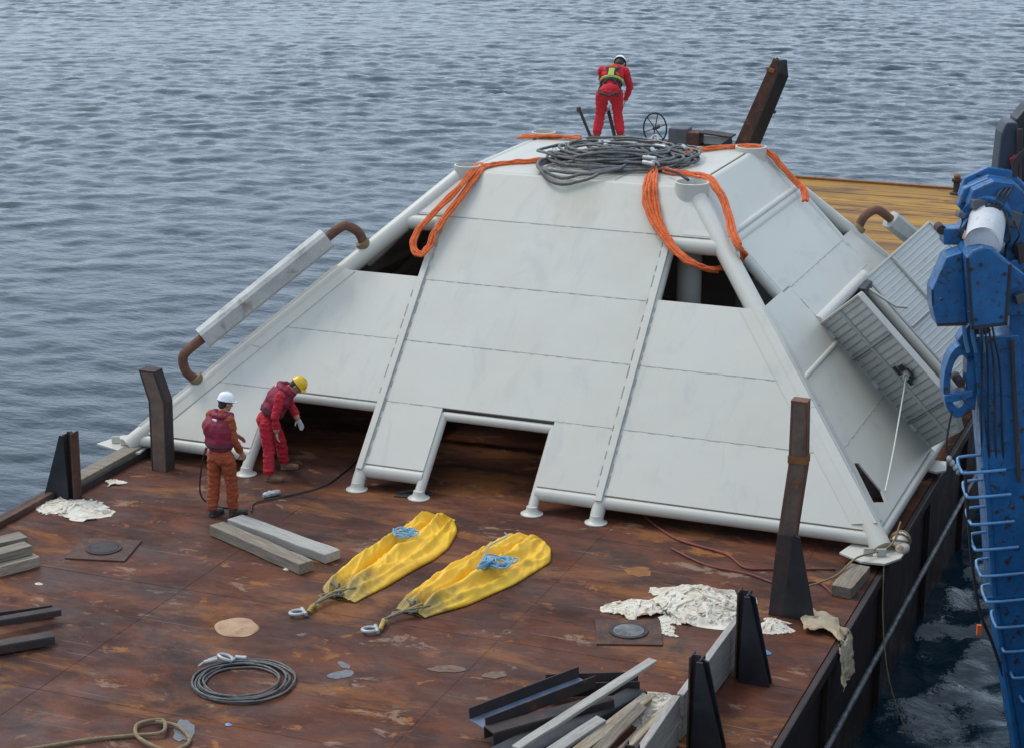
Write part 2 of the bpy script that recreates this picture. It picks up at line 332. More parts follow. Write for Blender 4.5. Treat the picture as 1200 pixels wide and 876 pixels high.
# ------------------------------------------------------------------ sea
WZ = -2.1
def make_sea():
    N, dx = 1024, 0.19; L = N*dx
    rng = np.random.default_rng(5)
    kx = np.fft.fftfreq(N, dx)*2*np.pi; KX, KY = np.meshgrid(kx, kx); K = np.hypot(KX, KY); K[0,0] = 1
    th = np.arctan2(KY, KX) - R(78)                     # wind blows up the view, in the grid's own frame
    kp = 2*np.pi/1.9
    sp = (K**-3.0*np.exp(-.8*(kp/K)**2)+.010*K**-4.4*np.exp(-1.5*(1.05/K)**2)*8)*(np.abs(np.cos(th))**2.6*.94+.07)
    sp *= np.exp(-(K*.05)**2); sp[0,0] = 0
    A = np.sqrt(sp)*(rng.standard_normal((N,N))+1j*rng.standard_normal((N,N)))
    h = np.fft.ifft2(A).real; sc = .031/h.std(); h *= sc
    dxh = np.fft.ifft2(-1j*KX/K*A).real*sc; dyh = np.fft.ifft2(-1j*KY/K*A).real*sc
    # gustiness: patches of calmer and rougher water
    nb = np.fft.ifft2(np.fft.fft2(rng.standard_normal((N,N)))*np.exp(-(K*5)**2)).real; nb /= nb.std()
    g = np.clip(1+.16*nb, .6, 1.5); h *= g
    x0, x1 = 232, 792
    xs = (np.arange(N)-N/2)*dx
    X, Y = np.meshgrid(xs[x0:x1], np.arange(N)*dx+8)
    h = h[:, x0:x1]; dX = dxh[:, x0:x1]; dY = dyh[:, x0:x1]
    ny, nx = h.shape
    ex = np.minimum(np.arange(nx), nx-1-np.arange(nx))/25.; ey = np.minimum(np.arange(ny), ny-1-np.arange(ny))/25.
    fd = np.clip(np.minimum.outer(ey, ex), 0, 1)
    c, s_ = math.cos(_y), math.sin(_y)
    # confused, steeper chop in the slot between the barge and the ship
    wx_, wy_ = 10.673+X*c+Y*s_, -X*s_+Y*c
    chop = 1+2.0*np.clip((wx_-5.6)/.6, 0, 1)*np.clip((40-wy_)/8, 0, 1); h = h*chop
    LX = X+dX*fd*.8*chop**.5; LY = Y+dY*fd*.8*chop**.5; Z = WZ+h*fd
    WX = 10.673+LX*c+LY*s_; WY = -LX*s_+LY*c
    co = np.stack([WX, WY, Z], -1).reshape(-1,3).astype(np.float32)
    idx = np.arange(ny*nx).reshape(ny, nx)
    q = np.stack([idx[:-1,:-1], idx[:-1,1:], idx[1:,1:], idx[1:,:-1]], -1).reshape(-1,4)
    # skirt out to the horizon
    corners = [co[idx[0,0]], co[idx[0,-1]], co[idx[-1,-1]], co[idx[-1,0]]]
    ctr = sum(corners)/4; ext = []
    for cc in corners:
        d = cc-ctr; d = d/np.linalg.norm(d[:2]); ext.append([ctr[0]+d[0]*9000, ctr[1]+d[1]*9000, WZ])
    n0 = len(co); co = np.concatenate([co, np.array(ext, np.float32)])
    cid = [idx[0,0], idx[0,-1], idx[-1,-1], idx[-1,0]]
    q = np.concatenate([q, np.array([[cid[(i+1)%4], cid[i], n0+i, n0+(i+1)%4] for i in range(4)])])
    me = bpy.data.meshes.new('sea'); me.vertices.add(len(co)); me.vertices.foreach_set('co', co.ravel())
    me.loops.add(q.size); me.loops.foreach_set('vertex_index', q.ravel().astype(np.int32))
    me.polygons.add(len(q)); me.polygons.foreach_set('loop_start', (np.arange(len(q))*4).astype(np.int32))
    me.polygons.foreach_set('use_smooth', np.ones(len(q), bool))
    me.update(calc_edges=True); me.validate()
    me.materials.append(SEA)
    o = bpy.data.objects.new('sea', me); COL.objects.link(o)
    return tag(o, 'choppy grey blue sea around the barge', kind='structure')
make_sea()

# ------------------------------------------------------------------ barge
BX, BY0, BY1 = 5.94, 6.0, 51.6
barge = thing('barge', 'flat rusty brown deck barge carrying the white pyramid frame', 'barge', (0, 30, WZ))
def bch(mb, *a, **k):                                   # child of the barge, written in world coordinates
    o = mb.build(*a, **k); o.parent = barge; o.location = (0, -30, -WZ); return o
bch(MB().box((0, 21.3, -.03), (2*BX, 30.6, .06)), 'deck', DECK)
bch(MB().box((0, 28.8, -1.66), (2*BX-.02, 45.6, 3.2)), 'hull', HULLM, bevel=.03)
for x, s_ in ((BX, 1), (-BX, -1)):
    bch(MB().beam((x+s_*.045, BY0, -.09), (x+s_*.045, BY1, -.09), .09, .16), 'gunwale_strip', HULLM, bevel=.02)
    bch(MB().tube([(x+.12*s_, BY0+(BY1-BY0)*i/40, -1.07) for i in range(41)], .038, 10), 'fender_rail', RAILM if x > 0 else HULLM, smooth=True)
for i in range(12):
    y = 12.4+i*3.3
    bch(MB().box((BX+.03, y, -1.2), (.07, .12, 1.9)), 'hull_frame', HULLM)
# aft timber sheathing: planks laid athwartships
ap = MB(); y = 36.62; i = 0
while y < 51.5:
    wd = .26; ap.box((0, y+wd/2, .035+random.uniform(-.004,.006)), (11.7, wd-.008, .07)); y += wd
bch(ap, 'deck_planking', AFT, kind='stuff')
bch(MB().box((0, 44.1, -.035), (2*BX, 14.99, .06)), 'aft_deck', DKRUST)
bch(MB().beam((-BX, 51.62, .02), (BX, 51.62, .02), .14, .22), 'stern_coaming', OCHREP)
# weld seams between deck plates
for y in (14.0, 18.05, 21.3, 25.0, 28.1, 31.5, 35.3):
    pts = [(-5.9+11.8*i/40, y+.01*nz(i, y), -.003) for i in range(41)]
    bch(MB().tube(pts, .009, 5), 'weld_seam', DECK)
for x in (-2.2, 2.15, 5.0):
    bch(MB().tube([(x+.01*nz(i, x), 7+29*i/60, -.003) for i in range(61)], .008, 5), 'weld_seam', DECK)
# low coaming down the left side, part of it capped with grey timber
bch(MB().box((-5.72, 21.2, .045), (.10, 29, .09)), 'side_coaming', RUST, bevel=.01)
bch(MB().box((-5.45, 25.2, .055), (.05, 2.6, .11)), 'side_coaming', DKRUST, bevel=.01)
t = MB().box((-5.60, 25.1, .13), (.26, 2.5, .10)).build('edge_timber', TIMBER, None, bevel=.012)
tag(t, 'long grey timber lying on the left deck edge beside the tall bent post', 'timber')
# manhole plates: a square doubler with a round lid
def manhole(c, rz, sz, lid):
    M = Matrix.Rotation(rz, 3, 'Z')
    pl_ = bch(MB().box((c[0], c[1], .012), (sz, sz*.95, .024), M=M), 'manhole_plate', RUST, bevel=.006)
    rg = MB().lathe((c[0], c[1], 0), [(.24,.026),(.24,.042),(.20,.042),(.20,.028),(0,.028)], 28).build('manhole_ring', DKRUST, pl_, smooth=True)
    ld = MB().lathe((c[0], c[1], 0), [(.20,.032),(.19,.045),(0,.047)], 24).build('manhole_lid', GLASSY if lid else DKRUST, pl_, smooth=True)
manhole((-3.88, 22.1), .25, .82, 0)
manhole((3.55, 22.1), .35, .80, 1)
# paint spills and rust stains that have a shape of their own
def blotch(c, rx, ry, rz, mat, name, seed, z=.004, k=.45):
    n = 40; q = []
    for i in range(n):
        a = 2*math.pi*i/n; rr = 1+k*nz(math.cos(a)*1.0+seed*7, math.sin(a)*1.0)+k*.5*nz(math.cos(a)*2.5+seed, math.sin(a)*2.5+seed)
        x, y = rx*rr*math.cos(a), ry*rr*math.sin(a)
        q.append((c[0]+x*math.cos(rz)-y*math.sin(rz), c[1]+x*math.sin(rz)+y*math.cos(rz), 0))
    bch(MB().prism([(a, b, z) for a, b, _ in q], (0,0,-.003)), name, mat)
for i, (x, y, rx, ry, rz, m, nme) in enumerate([
    (3.0,24.08,.19,.16,0,OCHREP,'rust_stain'), (.83,19.7,.15,.10,.9,GREYPT,'paint_spill'), (.75,19.95,.05,.12,.9,GREYPT,'paint_spill'),
    (-.12,17.75,.12,.26,.5,GREYPT,'paint_spill'), (1.9,20.3,.2,.10,.4,PALEPT,'scuffed_patch'), (2.5,20.35,.13,.10,.9,PALEPT,'scuffed_patch')]):
    blotch((x, y), rx, ry, rz, m, nme, i*1.7+.3, .004+.0006*i)
# small litter on the deck
def litter(c, r, mat, label, cat='scrap', h=.03, seed=0):
    mb = MB(); n = 9; mb_v = [(c[0]+r*math.cos(2*math.pi*i/n)*(1+.5*nz(i, seed)), c[1]+.7*r*math.sin(2*math.pi*i/n)*(1+.5*nz(i, seed+4)), .006+.3*h*abs(nz(i*2, seed))) for i in range(n)]
    mb.add(mb_v+[(c[0], c[1], h)], [(i, (i+1)%n, n) for i in range(n)]+[tuple(reversed(range(n)))])
    return tag(mb.build('paper_scrap', mat, smooth=True), label, cat)
litter((-4.0, 20.75), .06, CLOTH, 'tiny white scrap on the deck below the stacked grey timbers', seed=1)
litter((-2.98, 19.12), .05, CLOTH, 'tiny white scrap beside the ends of the dark steel channels', seed=2)
litter((.27, 18.05), .045, LBLUE, 'crumpled pale green and blue wrapper below the wire rope coil', seed=3)
litter((-1.28, 22.4), .05, CLOTH, 'small white scrap in front of the two planks', seed=5)
litter((5.25, 22.15), .08, LBLUE, 'pale blue plastic scrap on the deck edge right of the boards', h=.05, seed=6)

# ------------------------------------------------------------------ support vessel the photo is taken from (outside the frame, shades the water)
ship = thing('support_vessel', 'dark hull of the ship alongside at the right of the barge', 'ship', (14, 5, WZ))
def sch(mb, *a, **k): o = mb.build(*a, **k); o.parent = ship; o.location = (-14, -5, -WZ); return o
sch(MB().prism([(9.3,-30,-3),(9.3,34,-3),(10.5,40,-3),(22,40,-3),(22,-30,-3)], (0,0,5.2)), 'hull', SHIPM)
sch(MB().box((9.4, 2, 2.6), (.12, 63.8, .8)), 'bulwark', SHIPM)

# ------------------------------------------------------------------ white pyramid protection frame
X0, X1, Y0, Y1 = -5.60, 5.82, 25.78, 35.95
TX0, TX1, TY0, TY1, H, ZB = -1.68, 2.05, 29.45, 32.85, 4.03, .25
pyr = thing('protection_frame', 'large white plated pyramid frame filling the middle of the barge deck', 'steel frame', (0, 30.8, 0))
def pch(mb, *a, **k):
    par = k.pop('par', None); o = mb.build(*a, **k)
    if par: o.parent = par
    else: o.parent = pyr; o.location = (0, -30.8, 0)
    return o
def lerp(a, b, t): return a+(b-a)*t
def FX(z, i): return lerp(X0 if i == 0 else X1, TX0 if i == 0 else TX1, (z-ZB)/(H-ZB))
def FY(z, i): return lerp(Y0 if i == 0 else Y1, TY0 if i == 0 else TY1, (z-ZB)/(H-ZB))
nF = V((0, -(H-ZB), TY0-Y0)).normalized(); nR = V((H-ZB, 0, X1-TX1)).normalized()
nB = V((0, H-ZB, Y1-TY1)).normalized(); nL = V((-(H-ZB), 0, TX0-X0)).normalized()
def P(face, u, z, off=0):
    if face == 'F': return V((u, FY(z,0), z))+nF*off
    if face == 'B': return V((u, FY(z,1), z))+nB*off
    if face == 'R': return V((FX(z,1), u, z))+nR*off
    if face == 'L': return V((FX(z,0), u, z))+nL*off
NRM = {'F': nF, 'R': nR, 'B': nB, 'L': nL}
PO = .095     # plates sit proud of the tube centres
def panel(face, poly, mat=None, name='panel', off=PO, th=.03, holes=()):
    n = NRM[face]
    return pch(MB().prism([P(face, u, z, off) for u, z in poly], -n*th, [[P(face, u, z, off) for u, z in h] for h in holes]), name, mat or WHITE, bevel=.004)
def lo(face, z):
    return {'F': FX(z,0), 'B': FX(z,0), 'R': FY(z,0), 'L': FY(z,0)}[face]+.05
def hi(face, z):
    return {'F': FX(z,1), 'B': FX(z,1), 'R': FY(z,1), 'L': FY(z,1)}[face]-.05
G = .0015
def quad(face, a, b, z0, z1, **k):
    """a / b: a number, or 'lo' / 'hi' for the slanted corner"""
    f = lambda s_, z: lo(face, z) if s_ == 'lo' else hi(face, z) if s_ == 'hi' else s_
    aa = [f(a, z) + (0 if a == 'lo' else G) for z in (z0+G, z1-G)]; bb = [f(b, z) - (0 if b == 'hi' else G) for z in (z0+G, z1-G)]
    return panel(face, [(aa[0], z0+G), (bb[0], z0+G), (bb[1], z1-G), (aa[1], z1-G)], **k)
XA, XB, XL, XA2, XB1 = -1.79, 1.91, -3.62, -.80, .95
Z = [.25, 1.05, 1.80, 2.57, 3.40, H-.02]
for a, b, z0, z1 in [
    ('lo', XL, Z[0]+.05, Z[1]-.02), ('lo', XA, Z[1]-.02, Z[2]), ('lo', XA, Z[2], Z[3]+.03),
    (XA, XA2, Z[0]+.05, Z[1]), (XB1, XB, Z[0]+.05, Z[1]),
    (XA, XB, Z[1], Z[2]), (XA, XB, Z[2], Z[3]), (XA, XB, Z[3], Z[4]), 
    (XB, 'hi', Z[0]+.05, Z[1]), (XB, 'hi', Z[1], Z[2]), (XB, 'hi', Z[2], Z[3]+.03), ('lo', 'hi', Z[4], Z[5])]:
    quad('F', a, b, z0, z1)
# plating on the far sides
for face, m0, m1 in (('B', XA, XB),):
    quad(face, 'lo', 'hi', Z[0]+.03, Z[5])
YR0, YR1, YH0, YH1 = 29.2, 33.22, 29.6, 32.75
for face in ('R', 'L'):
    k0 = .03
    if face == 'R':
        slit = [(26.34,.50),(26.70,.40),(26.86,.50),(26.90,.84),(26.76,.88)]
        za, zb = Z[0]+.05, Z[1]-G
        panel('R', [(lo('R',za), za), (YH0-G, za), (YH0-G, zb), (lo('R',zb), zb)], holes=[slit])
    else: quad(face, 'lo', YH0, Z[0]+.05, Z[1])
    quad(face, 'lo', YH0, Z[1], Z[2])
    quad(face, 'lo', YH0, Z[2], Z[3]+.03)
    quad(face, YH0, YH1+.55, 2.16, Z[3]); quad(face, YR0, YR1, Z[3], Z[4])
    quad(face, YH1+.0, 'hi', Z[0]+.05, Z[1]); quad(face, YH1, 'hi', Z[1], Z[2]); 
    quad(face, YH1+.55, 'hi', Z[2], Z[3]+.03); quad(face, YH1, YH1+.55, Z[2], 2.16)
    if face == 'L': quad(face, YH0, (YH0+YH1)/2, Z[0]+.05, 2.12, name='hatch_door'); quad(face, (YH0+YH1)/2, YH1, Z[0]+.05, 2.12, name='hatch_door')
    quad(face, 'lo', 'hi', Z[4], Z[5])
# top plating
for a, b in ((TX0+.05, -.45), (-.45, .8), (.8, TX1-.05)):
    pch(MB().box(((a+b)/2, (TY0+TY1)/2, H+.045), (b-a-.016, TY1-TY0-.02, .03)), 'panel', WHITE, bevel=.006)

# tubes
def ptube(pts, r, name, n=18, mat=None): return pch(MB().tube(pts, r, n), name, mat or WHITE, smooth=True)
CR = .145
def corner(i, j, z): return V((FX(z,i), FY(z,j), z))
for i in (0,1):
    for j in (0,1):
        a, b = corner(i, j, .16), corner(i, j, H-.06)
        ptube([a, lerp(a,b,.5), b], CR, 'corner_tube')
        px_, py_ = (TX1-.02 if i else TX0+.04), (TY0+.0 if j == 0 else TY1)
        # vertical open pile sleeve at every top corner
        rr = .26 if i else .21
        pch(MB().lathe((px_, py_, 0), [(.19,0.0),(.19,3.80),(rr,3.83),(rr,4.16),(rr-.025,4.165),(rr-.03,3.9),(0,3.88)], 28), 'pile_sleeve', WHITE, smooth=True)
for z, r_ in ((ZB, .095), (H-.02, .08)):
    c = [corner(0,0,z), corner(1,0,z), corner(1,1,z), corner(0,1,z)]
    if z < 1:
        ptube([P('F', -5.5, z), P('F', XL, z)], r_, 'base_tube'); ptube([P('F', XA, z), P('F', XA2, z)], .10, 'base_tube')
        ptube([P('F', XB1, z), P('F', XB, z)], .10, 'base_tube'); ptube([P('F', XB, z), c[1]], r_, 'base_tube')
        ptube([c[1], c[2]], r_, 'base_tube'); ptube([c[2], c[3]], r_, 'base_tube'); ptube([c[3], c[0]], r_, 'base_tube')
    else:
        for q in range(4): ptube([c[q], c[(q+1)%4]], r_, 'top_tube')
# horizontal tubes
zt = 3.33
ptube([P('F', FX(zt,0), zt), P('F', XA, zt)], .12, 'cross_tube'); ptube([P('F', XB, zt), P('F', FX(zt,1), zt)], .12, 'cross_tube')
ptube([P('F', XL-1.35, 1.0), P('F', XA, 1.0)], .08, 'cross_tube'); ptube([P('F', XA2, .99), P('F', XB1, .99)], .07, 'cross_tube')
for f in ('R','L'):
    ptube([P(f, FY(zt,0), zt), P(f, FY(zt,1), zt)], .12, 'cross_tube')
    ptube([P(f, YH0-.02, 2.10, .05), P(f, YH1+.1, 2.10, .05)], .10, 'cross_tube')
    ptube([P(f, 27.45, 1.80, .07), P(f, YH0, 1.80, .07)], .05, 'cross_tube')
    ptube([P(f, YR0+.1, 3.40, .08), P(f, YR1-.05, 3.40, .08)], .055, 'cross_tube')
    ptube([P(f, YR0, 3.33), P(f, YR0, 2.5)], .09, 'rib_tube'); ptube([P(f, YR1, 3.33), P(f, YR1, 2.5)], .13, 'rib_tube')
    ptube([P(f, YH0, ZB), P(f, YH0, 2.1)], .10, 'rib_tube'); ptube([P(f, YH1, ZB), P(f, YH1, 2.1)], .10, 'rib_tube')
    ptube([P(f, YR1-.02, 2.05, .03), P(f, YR1-.02, ZB, .03)], .08, 'rib_tube')
# long ribs of the front face with their flat capping strip, legs and feet
def foot(x, y, r=.17):
    pch(MB().lathe((x, y, 0), [(r*.95,.004),(r*.95,.018),(r*.7,.03),(r*.5,.07),(r*.45,.12),(0,.12)], 20), 'foot', WHITE, smooth=True)
def leg(x, ztop, r):
    r *= .86
    a = P('F', x, ztop); b = P('F', x, .12); foot(x, b.y-.06)
    ptube([a, b, V((x, b.y-.055, .03))], r, 'rib_tube')
for x in (XA, XB):
    leg(x, 3.33, .115)
    pch(MB().beam(P('F', x, .22, .118), P('F', x, 3.36, .118), .10, .03, nF), 'rib_strip', WHITE, bevel=.008)
for x, zt_, r_ in ((XA2, 1.0, .085), (XB1, 1.0, .085), (XL, 1.0, .10)): leg(x, zt_, r_)
# intermittent weld runs along every plate seam (short bright beads with gaps)
wl = MB()
def weld(a, b, off=.0):
    a, b = V(a), V(b); Ld = (b-a).length; t_ = .05
    while t_ < Ld-.05:
        d = random.uniform(.06, .22); e = min(Ld, t_+d)
        wl.beam(a+(b-a)*(t_/Ld), a+(b-a)*(e/Ld), .014, .006, (b-a).cross(V((1,.3,.2)))); t_ = e+random.uniform(.05,.20)
for z in (Z[2], Z[3], Z[4]): weld(P('F', XA+.1, z, PO+.001), P('F', XB-.1, z, PO+.001))
weld(P('F', XA+.1, Z[1], PO+.001), P('F', XA2, Z[1], PO)); weld(P('F', XB1, Z[1], PO), P('F', XB, Z[1], PO))
for z in (Z[1], Z[2]): weld(P('F', XB+.1, z, PO+.001), P('F', hi('F', z), z, PO+.001))
weld(P('F', lo('F',Z[2]), Z[2], PO), P('F', XA-.1, Z[2], PO)); weld(P('F', lo('F',Z[4]), Z[4], PO), P('F', hi('F',Z[4]), Z[4], PO))
weld(P('F', lo('F',1.03), 1.03, PO), P('F', XL, 1.03, PO))
for z in (Z[1], Z[2]): weld(P('R', lo('R', z), z, PO), P('R', YH0, z, PO))
weld(P('R', YH0, Z[3], PO), P('R', YR1, Z[3], PO)); weld(P('R', YH0, .4, PO), P('R', YH0, 2.5, PO))
for x in (XA, XB):
    for dx_ in (-.075, .075):
        if x == XB and dx_ > 0: weld(P('F', x+dx_, .35, PO+.003), P('F', x+dx_, 2.5, PO+.003))
        elif x == XA and dx_ < 0: weld(P('F', x+dx_, 1.1, PO+.003), P('F', x+dx_, 2.55, PO+.003))
        else: weld(P('F', x+dx_, .35, PO+.003), P('F', x+dx_, 3.3, PO+.003))
# ridge plates folded over the lower part of the front corner tubes
for i, fs in ((1, 'R'), (0, 'L')):
    dg_ = (nF+NRM[fs]).normalized(); sg_ = 1 if i else -1
    for z0_, z1_ in ((.34, 1.5), (1.504, 2.58)):
        rd = [corner(i, 0, z_)+dg_*.170 for z_ in (z0_, z1_)]
        fa = [P('F', FX(z_, i)-sg_*.27, z_, PO+.012) for z_ in (z0_, z1_)]; ra_ = [P(fs, FY(z_, 0)+.27, z_, PO+.012) for z_ in (z0_, z1_)]
        pch(MB().prism([fa[0], rd[0], rd[1], fa[1]], -nF*.012), 'ridge_plate', WHITE); pch(MB().prism([rd[0], ra_[0], ra_[1], rd[1]], -NRM[fs]*.012), 'ridge_plate', WHITE)
pch(wl, 'weld_bead', SEAMM, kind='stuff')
# dark backing strips under seams so that the open part of each joint reads as a joint
for z in (Z[1], Z[2], Z[3]):
    pch(MB().beam(P('F', XB, z, PO-.036), P('F', hi('F',z), z, PO-.036), .06, .02, nF), 'seam_backing', WHITE)
for z in (Z[2], Z[3], Z[4]):
    pch(MB().beam(P('F', lo('F',z) if z > 3 or z < 2 else XA, z, PO-.036), P('F', hi('F',z) if z > 3 else XB, z, PO-.036), .06, .02, nF), 'seam_backing', WHITE)
for z in (Z[1], Z[2], Z[3]):
    pch(MB().beam(P('R', lo('R',z), z, PO-.036), P('R', YH0 if z < 2 else YR1, z, PO-.036), .06, .02, nR), 'seam_backing', WHITE)
# gusset plates beside the front corner tubes near the top
for i, sgn in ((1,1),(0,-1)):
    xc = TX1 if i else TX0
    pch(MB().prism([(xc-sgn*.42, TY0-.14, 3.98), (xc-sgn*.05, TY0-.12, 3.98), P('F', FX(3.42,i)-sgn*.05, 3.42, .10), P('F', FX(3.42,i)-sgn*.55, 3.42, .10)], -nF*.02), 'gusset', WHITE)
# mud-mat plates under the corners, with lugs
def cornerplate(pts, lugs):
    o = pch(MB().prism([(x, y, .145) for x, y in pts], (0,0,-.035)), 'corner_plate', WHITE, bevel=.008)
    for (x, y) in lugs:
        l_ = MB().box((x, y, .20), (.13, .03, .11), rot=(0,0,.4)).build('lug', WHITE, o, bevel=.01)
cornerplate([(-6.25,25.66),(-6.12,26.15),(-5.9,26.30),(-5.48,26.1),(-5.40,25.52),(-5.62,25.46)], [(-5.98,25.78),(-5.80,25.74)])
cornerplate([(5.40,25.40),(5.52,25.95),(5.95,26.15),(6.22,26.0),(6.20,25.50),(6.05,25.22),(5.75,25.18)], [(5.78,25.42),(5.95,25.45)])
cornerplate([(5.6,29.3),(5.65,29.75),(6.05,29.75),(6.12,29.35),(6.0,29.2)], [])
cornerplate([(5.6,35.6),(5.6,36.2),(6.2,36.2),(6.2,35.6)], [])
# equipment and braces inside, seen through the openings
pch(MB().tube([(2.6,31.2,0),(2.6,31.2,2.4)], .3, 20), 'inner_column', GREYW, smooth=True)
pch(MB().box((.1, 31.4, .8), (2.2, 2.0, 1.5)), 'inner_manifold', DKRUST, bevel=.04)
for y in (28.3, 33.6): pch(MB().tube([(-4.2, y, .5), (4.2, y, .5)], .11, 14), 'inner_brace', GREYW, smooth=True)
for x in (-1.9, 2.0): pch(MB().tube([(x, 27.6, .4), (x, 34.2, .4)], .11, 14), 'inner_brace', GREYW, smooth=True)
for s_ in (0, 1):
    pch(MB().tube([(FX(3.2,s_), FY(3.2,0)+.2, 3.15), (FX(3.2,s_), FY(3.2,1)-.2, 3.15)], .09, 14), 'inner_brace', GREYW, smooth=True)

# the pair of hatch doors, hinged on both sides of the opening and laid open
dn = V((X1-TX1, 0, -(H-ZB))).normalized()
def door(yh, sg, th, wd, length, chamfer, label):
    base = V((FX(2.06,1), yh, 2.06))+nR*.10
    e = V((0, sg*math.cos(th), 0))+nR*math.sin(th)                  # across the leaf, away from its hinge
    nn = dn.cross(e).normalized()
    if nn.dot(V((.2,-1,.3))) < 0: nn = -nn                          # the side that faces the camera
    Q = lambda a, b, o=0: base+e*a+dn*b+nn*o
    poly = [(0,0),(wd,0),(wd,length-chamfer),(wd*.72,length),(0,length)] if chamfer else [(0,0),(wd,0),(wd,length),(0,length)]
    d = pch(MB().prism([Q(a,b) for a,b in poly], -nn*.05), 'hatch_door', INNER, bevel=.006)
    d['label'] = label
    # rim
    for (a,b),(c,dd) in zip(poly, poly[1:]+poly[:1]):
        hinge = a == 0 and c == 0
        d_ = MB().beam(Q(a,b,-.02), Q(c,dd,-.02), .035, .10, nn).build('door_rim', GREYW if hinge else WHITE, d, bevel=.006)
    return Q, d
Q, d1 = door(YH0, 1, R(134), 1.47, 2.45, .42, 'pale grey ribbed hatch door swung open towards the front with a rope on it')
for a in (.0,):
    nrib = 22
    for i in range(1, nrib):
        b = 2.45*i/nrib; lim = 1.47 if b < 2.03 else 1.47-(b-2.03)*.98
        MB().beam(Q(.03,b,.003), Q(lim-.03,b,.003), .022, .008, dn.cross(V((0,1,0)))).build('corrugation', DOORL, d1)
for a in (.72,):
    MB().beam(Q(a,.03,.02), Q(a,2.42,.02), .05, .03, V((0,1,0))).build('door_rib', DOORL, d1, bevel=.005)
for b in (.72, 1.95):
    MB().beam(Q(.02,b,.02), Q(1.44,b,.02), .05, .028, V((0,0,1))).build('door_rib', DOORL, d1, bevel=.005)
# marking and pad eye in the middle of the leaf
for (a, b, w_, h_) in ((1.05,1.22,.16,.10),(.88,1.22,.10,.16),(1.08,1.42,.12,.08),(.94,1.46,.1,.1),(1.16,1.33,.07,.14)):
    MB().prism([Q(a-w_/2,b-h_/2,.04),Q(a+w_/2,b-h_/2,.04),Q(a+w_/2,b+h_/2,.04),Q(a-w_/2,b+h_/2,.04)], (nR*.0+V((0,-.01,0)))).build('lifting_slot', BLACKP, d1)
eye = Q(.99,1.36,.05)
MB().tube(smooth_path([eye+V((.04*math.cos(t_), 0, .05*math.sin(t_))) for t_ in [0,1,2,3,4,5,6]], 3), .012, 8).build('pad_eye', WHITE, d1, smooth=True)
Q2, d2 = door(YH1, -1, R(138), 1.62, 2.55, 0, 'darker grey hatch door leaning open behind the blue crane head')
for i in range(1, 26):
    b = 2.55*i/26; MB().beam(Q2(.03,b,.004), Q2(1.59,b,.004), .02, .008, V((0,0,1))).build('corrugation', INNER, d2)
MB().beam(Q2(.62,.03,.02), Q2(.62,1.1,.02), .04, .05, V((0,1,0))).build('door_rib', WHITE, d2, bevel=.005)
for b in (1.1,): MB().beam(Q2(.02,b,.02), Q2(.62,b,.02), .035, .05, V((0,0,1))).build('door_rib', GREYW, d2)
# hinge hardware at the head of the opening
pch(MB().box(P('R', 32.3, 2.0, .1), (.16,.6,.12)), 'hinge_block', BLACKP, bevel=.02)
pch(MB().tube([P('R',32.3,1.95,.15),P('R',32.3,1.6,.3),P('R',32.7,1.5,.3)], .025, 8), 'latch_bar', WHITE, smooth=True)
for zz in (1.9, 1.2, .6):
    pch(MB().tube([P('R', YH0-.03, zz+.05, .10), P('R', YH0-.03, zz-.05, .10)], .05, 12), 'hinge', GREYW, smooth=True)

# bumper beams on bent rusty pipes along two corner tubes
def bumper(i, j, ta, tb, offs, label):
    a, b = corner(i,j,ZB), corner(i,j,H); e = (b-a).normalized(); hz = V(((-1 if i == 0 else 1), (-1 if j == 0 else 1)*.94, 0)).normalized()
    n = (V((0,0,1))-e*e.z).normalized(); n = (n+hz*.35).normalized(); n = (n-e*n.dot(e)).normalized()
    A, B = lerp(a,b,ta), lerp(a,b,tb)
    o = pch(MB(), 'guide_bumper', CREAM, label=label)
    pa, pb = A+n*offs+e*.46, B+n*offs-e*.40
    nb_ = MB(); sdv = e.cross(n)
    prof = [(-.15,-.10),(-.10,-.15),(.10,-.15),(.15,-.10),(.15,.10),(.10,.15),(-.10,.15),(-.15,.10)]
    nb_.prism([pa+sdv*x+n*y for x,y in prof], pb-pa)
    ob = nb_.build('beam', CREAM, o)
    for p0, c, s_ in ((A, pa, 1), (B, pb, -1)):
        pts = smooth_path([p0+n*.12, p0+n*offs*.55-e*s_*.05, p0+n*offs*.88+e*s_*.02, p0+n*offs+e*s_*.16, p0+n*offs+e*s_*.60], 7)
        MB().tube(pts, .075, 14).build('bent_pipe', PIPER, o, smooth=True)
        MB().tube([p0+n*.08, p0+n*.20], .11, 14).build('pipe_collar', TANR, o, smooth=True)
    return o
bumper(0, 0, .195, .70, .60, 'weathered white bumper beam on bent rusty pipes along the left corner')
bumper(1, 1, -.02, .60, .62, 'weathered white bumper beam on bent rusty pipes along the far right corner')

